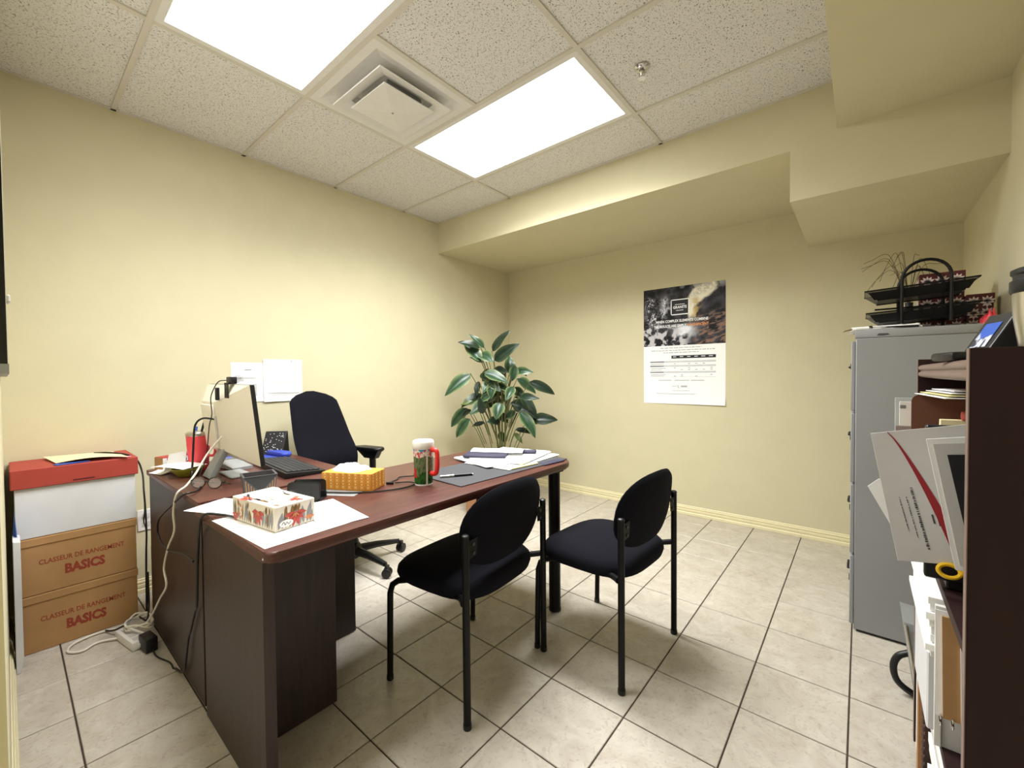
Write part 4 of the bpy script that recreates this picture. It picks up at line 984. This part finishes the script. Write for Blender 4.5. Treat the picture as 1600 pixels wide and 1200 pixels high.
cable('cable', 'black cable coil lying over the power strip',
      [(.345, -3.365, .008), (.40, -3.345, .02), (.45, -3.32, .045), (.43, -3.28, .055), (.40, -3.26, .05), (.46, -3.25, .055), (.50, -3.24, .06), (.44, -3.222, .10), (.41, -3.218, .25)], .004, 'black_cable')
cable('cable', 'tangled white cable coil above the power strip at the desk foot',
      [(.55, -3.26, .06)] + [(.50 + .07 * math.cos(a * 1.0) + .012 * math.sin(3 * a), -3.26 + .045 * math.sin(a) + .01 * math.cos(2 * a), .062 + .012 * math.sin(a * 2.3)) for a in [k * .7 for k in range(26)]] + [(.60, -3.25, .03), (.66, -3.235, .01)], .0042, 'white_cable', 3)
t = thing('power_strip', 'white power strip bar on the floor by the computer desk', 'power strip', (.545, -3.30, 0), math.radians(10))
obj('body', B().box(-.10, .09, -.028, .028, .001, .038, .004, 2), 'white_plastic', t)
for k in range(4): obj('socket', B().box(-.085 + k * .042, -.055 + k * .042, -.015, .015, .038, .0395, .001), 'paper_grey', t)
obj('switch', B().box(.092, .104, -.010, .010, .012, .03, .002), 'white_plastic', t)
t = thing('power_adapter', 'black power adapter brick on the floor against the desk', 'adapter', (.665, -3.262, 0), math.radians(8))
obj('body', B().box(-.045, .04, -.022, .020, .001, .062, .004, 2), 'black_plastic', t)
obj('lead', B().tube(smooth_path([(.03, .0, .02), (.10, -.005, .006), (.19, .008, .005), (.25, .0, .006)], 5), .0032, 6), 'black_cable', t)
t = thing('computer_tower', 'dark computer tower standing behind the boxes under the desk', 'computer', (.335, -3.08, 0))
obj('case', B().box(-.075, .075, -.10, .28, .002, .33, .004), 'dark_grey', t)
obj('rear_panel', B().box(-.06, .06, -.1015, -.1003, .02, .31), 'black_metal', t, smooth=False)
for k in range(3): obj('slot', B().box(-.05, .02, -.103, -.1016, .06 + k * .025, .07 + k * .025), 'grey_plastic', t, smooth=False)

# ------------------------------------------------------------------ filing cabinet by the back wall
CX0, CX1, CY0, CY1, CH = 3.034, 3.495, -1.185, -.765, 1.372
t = thing('filing_cabinet', 'tall grey metal filing cabinet by the right end of the back wall', 'cabinet', (3.26, -.975, 0))
def Lc(b): bmesh.ops.translate(b.bm, vec=Vector((-3.26, .975, 0)), verts=b.bm.verts[:]); return b
obj('body', Lc(B().box(CX0, CX1, CY0, CY1, .012, CH - .036, .003)), 'cabinet_grey', t)
obj('top_cap', Lc(B().box(CX0 - .003, CX1, CY0 - .001, CY1 + .001, CH - .0355, CH, .004, 2)), 'cabinet_grey', t)
obj('plinth', Lc(B().box(CX0 + .01, CX1 - .01, CY0 + .008, CY1 - .008, .001, .0118)), 'black_plastic', t, smooth=False)
for k in range(4):
    z0 = .03 + k * .326
    dr = obj('drawer', Lc(B().box(CX0 - .016, CX0 - .0005, CY0 + .006, CY1 - .006, z0, z0 + .316, .003)), 'cabinet_grey', t)
    yc = -.975
    obj('handle', Lc(B().tube([(CX0 - .016, yc - .05, z0 + .20), (CX0 - .024, yc - .05, z0 + .20), (CX0 - .024, yc + .05, z0 + .20), (CX0 - .016, yc + .05, z0 + .20)], .005, 8)), 'black_metal', dr)
    obj('label_holder', Lc(B().box(CX0 - .0185, CX0 - .0165, yc - .035, yc + .035, z0 + .245, z0 + .285)), 'chrome', dr, smooth=False)
    obj('thumb_latch', Lc(B().box(CX0 - .019, CX0 - .0165, CY0 + .03, CY0 + .05, z0 + .19, z0 + .215, .001)), 'black_metal', dr)
obj('scuff', Lc(B().prism([(3.105, 1.345), (3.125, 1.343), (3.148, 1.346), (3.142, 1.353), (3.112, 1.354)], 0, .0003, T=Matrix.Translation((0, CY0 - .0012, 0)) @ WB)), 'ink', t, smooth=False)
ZC = CH + .0006
# papers on the cabinet, some overhanging
for k, (x, y, r_, lb) in enumerate(((3.13, -1.03, .08, 'white papers overhanging the left edge of the filing cabinet top'), (3.15, -1.0, -.12, 'upper white papers under the black letter tray'))):
    st = thing('paper_stack', lb, 'papers', (x, y, ZC + k * .010), r_, 'papers on the filing cabinet')
    for q in range(4): obj('sheets', B().box(-.11 + random.uniform(-.012, .01), .11, -.14 + random.uniform(-.008, .008), .14, q * .0024, q * .0024 + .0019), 'paper', st, smooth=False)
tag(obj('curled_paper', B().grid(lambda u, v: (-.06 + .08 * u, -.05 + .1 * v, -.012 * (1 - u) ** 2), 6, 4), 'kraft', loc=(3.045, -1.0, ZC + .0225), rotz=.1), 'curled brown paper corner hanging off the filing cabinet', 'paper')
tag(obj('dark_rod', B().tube([(3.085, -1.168, ZC + .008), (3.24, -1.168, ZC + .006)], .0045, 8).tube([(3.079, -1.168, ZC + .009), (3.091, -1.168, ZC + .009)], [.0085, .0085], 10), 'black_plastic'), 'black stick lying along the near edge of the cabinet top', 'stick')
# two-tier letter tray, long axis along x
t = thing('letter_tray', 'black wire two tier letter tray standing on the filing cabinet', 'letter tray', (3.262, -1.03, ZC + .020))
ZT = -ZC - .020
hy = .11
for z0, lb in ((1.415, 'lower'), (1.515, 'upper')):
    bt, tp = (.135, hy - .02), (.178, hy); b = B(); zb, zt = z0 + ZT, z0 + .042 + ZT
    a, q = frus(b, bt, zb, tp, zt); b.bm.faces.new(list(reversed(a)))
    tr_ = obj('tray', b, 'wire_mesh', t, smooth=False)
    tr_.location = (-.012, 0, 0); tr_.rotation_euler = (0, math.radians(-3), 0)
    rim = [(-tp[0], -tp[1], zt), (tp[0], -tp[1], zt), (tp[0], tp[1], zt), (-tp[0], tp[1], zt)]
    obj('rim', B().tube(rim, .0035, 6, closed=True), 'black_metal', tr_)
    obj('base_rail', B().tube([(-bt[0], -bt[1], zb), (bt[0], -bt[1], zb), (bt[0], bt[1], zb), (-bt[0], bt[1], zb)], .004, 6, closed=True), 'black_metal', tr_)
    obj('side_panel', B().poly([(-bt[0] - .012, -bt[1] - .0035, zb + .001), (bt[0] + .012, -bt[1] - .0035, zb + .001), (tp[0] - .012, -tp[1] - .0012, zt - .008), (-tp[0] + .012, -tp[1] - .0012, zt - .008)]), 'black_metal', tr_, smooth=False)
obj('cross_rail', B().box(-.16, .16, hy - .004, hy, .09, .098), 'black_metal', t, smooth=False)
for y in (-hy - .006, hy + .006):
    arch = [(-.075, y, .0012)] + [(-.075, y, .10 + ZC * 0)] + [(-.075 * math.cos(a), y, .19 + .075 * math.sin(a)) for a in [PI * k / 14 for k in range(15)]] + [(.075, y, .10), (.075, y, .0012)]
    obj('arch_frame', B().tube(arch, .0062, 8), 'black_metal', t)
# burgundy patterned gift boxes
def gift(label, x, y, z, hx, hy, hz, rot, n, m_seed):
    t = thing('gift_box', label, 'box', (x, y, z), rot, 'burgundy gift boxes')
    obj('carton', B().box(-hx, hx, -hy, hy, .0005, hz * .72, .002), 'burgundy', t, smooth=False)
    obj('lid', B().box(-hx - .003, hx + .003, -hy - .003, hy + .003, hz * .72, hz, .002), 'burgundy', t, smooth=False)
    b = B(); random.seed(m_seed)
    for T, w2 in ((Matrix.Translation((0, -hy - .0036, 0)) @ WB, hx), (Matrix.Translation((-hx - .0036, 0, 0)) @ Matrix.Rotation(PI, 4, 'Z') @ WL, hy)):
        nx = max(1, round(w2 * 2 / .05)); nz = max(1, round(hz / .05))
        for i in range(nx):
            for j in range(nz):
                cx = -w2 + (i + .5) * 2 * w2 / nx; cy = (j + .5) * hz / nz
                for k in range(7): petal(b, T, cx, cy - .012, .027 if k not in (0, 6) else .022, .0050, math.radians(-8 + k * 32.6), off=.0002)
                for k in range(3 if j else 0): petal(b, T, cx, cy - .018, .018, .0042, math.radians(220 + 50 * k), off=.0002)
    o = obj('flower_print', b, 'floral_white', t, smooth=False); o['kind'] = 'stuff'
gift('tall burgundy box with white flower print behind the letter tray', 3.335, -.845, ZC, .072, .045, .265, .0, 2, 1)
gift('lower burgundy box with white flower print, right behind the letter tray', 3.452, -.865, ZC, .040, .045, .150, .0, 1, 2)
tag(obj('gift_bag', crumple(B(), 0, 0, 0, .035, .035, .075, 9.0), 'coral', loc=(3.455, -1.10, ZC)), 'crumpled pink bag on the filing cabinet right corner', 'bag')
# dried grass
t = thing('dried_grass', 'thin dried grass stalks standing behind the letter tray', 'dried plant', (3.232, -.80, ZC))
random.seed(8)
obj('vase', B().lathe([(.018, .0005), (.024, .02), (.024, .09), (.014, .13), (.016, .15)], 18), 'black_plastic', t)
for k in range(16):
    a = random.uniform(-1.0, .6); h = random.uniform(.30, .40); dx = -random.uniform(.02, .16) if k < 11 else random.uniform(0, .12); dy = random.uniform(-.06, .05)
    drop = random.uniform(0, .14)
    obj('stalk', B().tube(smooth_path([(0, 0, .12), (dx * .2, dy * .3, .24), (dx * .55, dy * .7, h), (dx, dy, h - drop * .5), (dx * 1.25, dy, h - drop)], 5), .0011, 4), 'twig', t)

# ------------------------------------------------------------------ bookcase on the right wall
BX, BY0, BY1, BH = 3.19, -2.622, -1.785, 1.222
t = thing('bookcase', 'dark brown wooden bookcase crammed with papers on the right wall', 'bookcase', (3.34, -2.2, 0))
def Lb(b): bmesh.ops.translate(b.bm, vec=Vector((-3.34, 2.2, 0)), verts=b.bm.verts[:]); return b
BB = W - .017
for y0, y1 in ((BY0, BY0 + .022), (BY1 - .022, BY1)):
    sp = obj('side_panel', Lb(B().box(BX + .0015, BB, y0, y1, .001, BH, .001)), 'bookcase_wood', t, smooth=False)
    obj('edge_band', Lb(B().box(BX, BX + .0014, y0, y1, .001, BH)), 'bookcase_edge_glare', sp, smooth=False)
obj('back_panel', Lb(B().box(BB - .006, BB, BY0 + .0225, BY1 - .0225, .02, BH - .02)), 'bookcase_wood', t, smooth=False)
ya, yb = BY0 + .0222, BY1 - .0222
def shelf(nm, z0, z1, prof):
    b = B(); r0 = [b.bm.verts.new((x, ya, z)) for x, z in prof]; r1 = [b.bm.verts.new((x, yb, z)) for x, z in prof]
    for k in range(len(prof)): b.bm.faces.new((r0[k], r0[(k + 1) % len(prof)], r1[(k + 1) % len(prof)], r1[k]))
    b.bm.faces.new(r0); b.bm.faces.new(list(reversed(r1)))
    return Lb(b)
bead = [(BB - .007, 1.205), (BX + .012, 1.205)] + [(BX + .010 - .009 * math.cos(a), 1.195 + .009 * math.sin(a)) for a in [PI / 2 - PI * k / 8 for k in range(1, 8)]] + [(BX + .010 - .009 * math.cos(a), 1.176 + .009 * math.sin(a)) for a in [PI / 2 - PI * k / 8 for k in range(1, 8)]] + [(BX + .012, 1.166), (BB - .007, 1.166)]
obj('top_board', shelf('top_board', 0, 0, bead), 'bookcase_edge_glare', t)  # glare painted into the colour of the whole board
for z in (.05, .36, .705):
    obj('shelf', Lb(B().box(BX + .004, BB - .007, ya, yb, z - .02, z, .001)), 'bookcase_wood', t, smooth=False)
obj('plinth', Lb(B().box(BX + .02, BX + .035, ya, yb, .001, .0298)), 'bookcase_wood', t, smooth=False)
# --- top of the bookcase
t = thing('desk_display', 'black wedge shaped device with a small blue screen on the bookcase', 'device', (3.268, -2.35, 1.2055), math.radians(13))
obj('body', B().prism([(-.045, .0005), (.062, .0005), (.030, .090), (.004, .094)], -.048, .048, .003, 2, Matrix.Rotation(PI / 2, 4, 'X')), 'black_plastic', t, smooth=False)
obj('keypad_base', B().box(-.088, -.040, -.05, .05, .0005, .018, .006, 2), 'black_plastic', t)
ux, uz = Vector((.049, 0, .0935)).normalized(), Vector((-.0935, 0, .049)).normalized()
def scol(co):
    v = max(0, min(1, (co.z - .02) / .06)); n1 = noise.fractal(Vector((co.y * 60, co.z * 70, 1)), 1, 2, 3)
    if v > .45 + .2 * n1: return rgb(60, 96, 190)
    return rgb(210, 215, 225) if n1 > -.05 else rgb(60, 62, 78)
obj('screen', B().grid(lambda u, v: Vector((-.045, 0, .0005)) + ux * (.030 + .055 * v) + uz * .0012 + Vector((0, .030 - .058 * u, 0)), 16, 16), 'print', t, colf=scol)
t = thing('steel_mug', 'brushed steel travel mug with black lid on the bookcase', 'mug', (3.312, -2.462, 1.2055), 0)
obj('body', B().lathe([(.036, .0005), (.038, .004), (.040, .03), (.046, .075), (.048, .118)], 40), 'steel', t)
obj('lid', B().lathe([(.049, .118), (.051, .121), (.051, .140), (.047, .143), (.047, .150), (.050, .153), (.050, .160), (.044, .163), (.006, .163)], 40), 'black_plastic', t)
obj('handle', B().tube(smooth_path([(.015, -.044, .128), (.028, -.066, .128), (.034, -.072, .118), (.028, -.066, .045), (.018, -.044, .035)], 5), .009, 10), 'black_plastic', t)
obj('grip_panel', B().grid(lambda u, v: ((.0495 - .006 * (1 - v)) * math.cos(-1.9 + 1.5 * u), (.0495 - .006 * (1 - v)) * math.sin(-1.9 + 1.5 * u), .055 + .064 * v), 14, 4), 'black_plastic', t)
# --- upper shelf
t = thing('presentation_folder', 'light grey folder with red swoosh sticking out of the bookcase', 'folder', (3.16, -2.35, .722))
def quad(b, pts, y0, th): 
    b.prism(pts, 0, th, .0004, 1, Matrix.Translation((0, y0, 0)) @ WB @ Matrix.Translation((-3.16, -.722, 0))); return b
obj('cover', quad(B(), [(3.120, .755), (3.300, .785), (3.262, 1.080), (3.071, 1.041)], 0, .0025), 'paper_grey', t, smooth=False)
sw_l, sw_r = [], []
for k in range(15):
    s_ = k / 14; x = 3.100 + .118 * s_ ** .92; z = 1.046 - .25 * s_ ** 1.12; w_ = .0008 + .010 * s_ ** 1.3
    sw_l.append((x - w_, z - w_ * .2)); sw_r.append((x + w_, z + w_ * .5))
obj('red_swoosh', quad(B(), sw_l + sw_r[::-1], -.0030, .0005), 'envelope_red', t, smooth=False)
b = B(); random.seed(31)
TX_ = Matrix.Translation((0, -.0030, 0)) @ WB @ Matrix.Translation((3.140 - 3.16, .925 - .722, 0)) @ Matrix.Rotation(math.radians(-77), 4, 'Z')
for row, (L_, h_) in enumerate(((.135, .0042), (.11, .0016), (.095, .0016))):
    x = 0 if row == 0 else .02
    while x < L_:
        wd = random.uniform(.0015, .004); b.box(x, min(L_, x + wd), -.012 * row - h_ * random.uniform(.3, .6), -.012 * row + h_ / 2, 0, .0003, T=TX_); x += wd + random.choice((.0012, .0012, .0012, .003))
b.box(.06, .085, .028, .031, 0, .0003, T=TX_); b.box(.06, .08, .020, .023, 0, .0003, T=TX_)
o = obj('printed_text', b, 'ink', t, smooth=False); o['kind'] = 'stuff'
t = thing('paper_stack', 'bright white sheets standing in front of the grey folder in the bookcase', 'papers', (3.23, -2.44, .722))
def q2(b, pts, y0, th, o=(3.23, .722)): b.prism(pts, 0, th, 0, 1, Matrix.Translation((0, y0, 0)) @ WB @ Matrix.Translation((-o[0], -o[1], 0))); return b
obj('sheets', q2(B(), [(3.200, .790), (3.34, .80), (3.33, 1.075), (3.156, 1.046)], 0, .004), 'paper', t, smooth=False)
obj('grey_sheet', q2(B(), [(3.206, .800), (3.34, .81), (3.33, 1.060), (3.166, 1.037)], -.0045, .001), 'paper_grey', t, smooth=False)
obj('black_cover', q2(B(), [(3.222, .815), (3.34, .82), (3.33, 1.035), (3.186, 1.018)], -.0062, .001), 'ink_black', t, smooth=False)
tag(obj('paper_sheet', B().prism([(3.068, .885), (3.115, .790), (3.22, .80), (3.21, .925), (3.09, .908)], 0, .002, 0, 1, Matrix.Translation((0, -2.20, 0)) @ WB), 'paper', smooth=False), 'white sheets poking out behind the grey folder', 'paper')
tag(obj('black_binder', B().box(3.165, 3.42, -2.335, -2.31, .725, 1.065, .003), 'black_plastic', smooth=False), 'black binder standing behind the grey folder in the bookcase', 'binder')
t = thing('accordion_file', 'brown card file with rounded corner standing in the bookcase', 'file', (3.20, -1.99, .722))
obj('cover', B().prism(rrect(-.036, .22, 0, .397, (0, .0, .018, 0), 5), 0, .004, 0, 1, WB), 'brown_card', t, smooth=False)
obj('contents', B().box(-.02, .21, .002, .05, 0, .375), 'tan_card', t, smooth=False)
t = thing('card_holder', 'clear plastic holder with small printed cards by the brown file', 'card holder', (3.153, -1.915, .722))
obj('case', B().box(-.02, .02, -.012, .012, .0, .384, .001), 'clear_plastic', t, smooth=False)
cd = obj('cards', B().box(-.010, .018, -.010, .008, .30, .372), 'paper', t, smooth=False)
obj('print_mark', B().box(-.009, .004, -.0106, -.0101, .352, .362), 'ink_black', cd, smooth=False)
obj('brown_card', B().box(-.018, .019, -.009, .009, .20, .298), 'brown_card', t, smooth=False)
st = thing('paper_stack', 'loose white papers lying on top of the standing files', 'papers', (3.30, -2.10, 1.121), .1)
for q in range(4): obj('sheets', B().box(-.115 + q * .008, .11, -.16 + q * .015, .14 - q * .02, q * .005, q * .005 + .0015), 'paper' if q != 1 else 'paper_yellow', st, smooth=False)
tag(obj('red_pouch', B().prism(rrect(-.06, .07, -.025, .025, .02, 5), 0, .02, .006, 2, Matrix.Rotation(.15, 4, 'Z')), 'lid_red', loc=(3.30, -2.16, 1.066)), 'red pouch tucked between the files in the bookcase', 'pouch')
tag(obj('paper_file', B().prism([(-.06, 0), (.14, 0), (.14, .345), (-.045, .343)], 0, .02, .001, 1, WB), 'paper_cream', loc=(3.25, -2.145, .722)), 'pale cream file standing before the brown card file', 'file')
# scissors
t = thing('scissors', 'yellow handled scissors lying at the front of the bookcase', 'scissors', (3.20, -2.36, .757))
ring = [(.001 + .017 * math.cos(a), .003 * math.sin(a), .013 * math.sin(a)) for a in [2 * PI * k / 24 for k in range(24)]]
obj('handle', B().tube(ring, .0042, 8, closed=True), 'yellow_plastic', t)
obj('handle', B().tube([(.018, 0, .0), (.036, .004, .002), (.06, .008, .002)], [.0065, .005, .004], 8), 'yellow_plastic', t)
obj('blade', B().box(.058, .15, .006, .009, -.002, .006), 'steel', t, smooth=False)
# --- lower shelves
def stack(label, x0, x1, y0, y1, z0, z1, n, m_='paper', rot=0.0):
    st = thing('paper_stack', label, 'papers', ((x0 + x1) / 2, (y0 + y1) / 2, z0), rot)
    h = (z1 - z0) / n; wx, wy = (x1 - x0) / 2, (y1 - y0) / 2
    for q in range(n):
        j = random.uniform(-.006, .006)
        obj('sheets', B().box(-wx + j, wx, -wy + j, wy + random.uniform(-.006, .006), q * h, q * h + h * random.uniform(.82, .93)), m_ if isinstance(m_, str) else m_[q % len(m_)], st, smooth=False)
random.seed(15)
tag(obj('black_folder', B().box(3.20, 3.44, -2.33, -2.0, .7065, .740, .003), 'black_plastic', smooth=False), 'black flat folder lying under the scissors', 'folder')
stack('white paper stack jutting out below the yellow scissors', 3.172, 3.44, -2.33, -1.93, .5435, .682, 8)
tag(obj('white_box', B().box(3.174, 3.44, -2.30, -2.03, .3615, .5425, .003), 'box_white', smooth=False), 'white box on the middle shelf under the paper stack', 'box')
t = thing('spiral_notebook', 'spiral notepad with brown backing leaning in the bookcase', 'notepad', (3.22, -2.40, .362))
TN = Matrix.Translation((0, 0, .075)) @ Matrix.Rotation(math.radians(-8), 4, 'X')
def tn(b): bmesh.ops.transform(b.bm, matrix=TN, verts=b.bm.verts[:]); return b
obj('back_board', tn(B().box(-.040, .13, .004, .006, .02, .235)), 'paper', t, smooth=False)
obj('card_cover', tn(B().box(-.030, .13, -.002, .0035, .02, .225)), 'kraft', t, smooth=False)
obj('pages', tn(B().box(-.004, .13, -.006, -.0025, .022, .170)), 'paper', t, smooth=False)
for k in range(9):
    obj('spiral_ring', tn(B().tube([(-.034 + k * .018, .001 + .011 * math.cos(a), .014 + .011 * math.sin(a)) for a in [2 * PI * q / 12 for q in range(12)]], .0014, 5, closed=True)), 'chrome', t)
t = thing('photo_frame', 'grey and white framed board standing behind the spiral notepad', 'frame', (3.25, -2.345, .362))
obj('panel', B().box(-.06, .15, -.002, .004, 0.0005, .300), 'paper_grey', t, smooth=False)
obj('border', B().box(-.068, -.058, -.006, .006, .0005, .310).box(-.058, .15, -.006, .006, .300, .310), 'white_plastic', t, smooth=False)
obj('red_label', B().box(-.045, .01, -.004, -.0021, .27, .29), 'envelope_red', t, smooth=False)
tag(obj('striped_book', B().box(3.178, 3.40, -2.02, -1.99, .3615, .52, .001), 'paper_cream', smooth=False), 'thin cream covered book standing at the far end of the middle shelf', 'book')
tag(obj('striped_book', B().box(3.18, 3.41, -1.98, -1.955, .3615, .50, .001), 'box_white', smooth=False), 'thin white book beside the cream book on the middle shelf', 'book')
stack('white printed papers stacked on the bottom shelf of the bookcase', 3.196, 3.45, -2.46, -2.15, .051, .325, 10, ('paper', 'paper', 'paper_grey'))
t = thing('ring_binder', 'dark ribbed brown binder leaning on the bottom shelf', 'binder', (3.20, -2.12, .051))
obj('cover', B().box(-.014, .2, -.02, -.015, .0005, .275), 'corrugated', t, smooth=False)
for k in range(13): obj('rib', B().box(-.0165, -.0142, -.019, .019, .02 + k * .02, .031 + k * .02), 'corrugated', t, smooth=False)
obj('pages', B().box(-.014, .2, -.0148, .02, 0.0005, .27), 'tan_card', t, smooth=False)
tag(obj('card_folder', B().prism([(-.02, 0), (.21, 0), (.21, .27), (-.02, .28)], 0, .03, .001, 1, WB), 'tan_card', loc=(3.20, -2.02, .051)), 'tan card folder upright behind the ribbed binder', 'folder')
tag(obj('white_folder', B().prism([(-.012, 0), (.21, 0), (.21, .26), (-.012, .27)], 0, .03, .001, 1, WB), 'paper', loc=(3.20, -1.90, .051)), 'white folder upright at the far end of the bottom shelf', 'folder')
# silver case with black tube handle between bookcase and cabinet
t = thing('silver_trolley', 'silver case with black curved handle on floor beside the cabinet', 'case', (3.30, -1.50, 0), math.radians(0))
obj('shell', B().prism([(-.095, .045), (.13, .045), (.13, .26), (-.125, .285)], -.09, .09, .012, 2, Matrix.Rotation(PI / 2, 4, 'X')), 'grey_plastic', t)
obj('handle', B().tube(smooth_path([(-.10, -.06, .165), (-.135, -.065, .14), (-.148, -.065, .095), (-.135, -.065, .045), (-.09, -.06, .014), (-.05, -.06, .012)], 6), .011, 10), 'black_plastic', t)
obj('foot', B().box(-.06, .12, -.08, .08, .001, .044, .004), 'black_plastic', t)
obj('trim_strip', B().tube([(-.118, -.092, .275), (-.09, -.092, .06)], .004, 6), 'chrome', t)
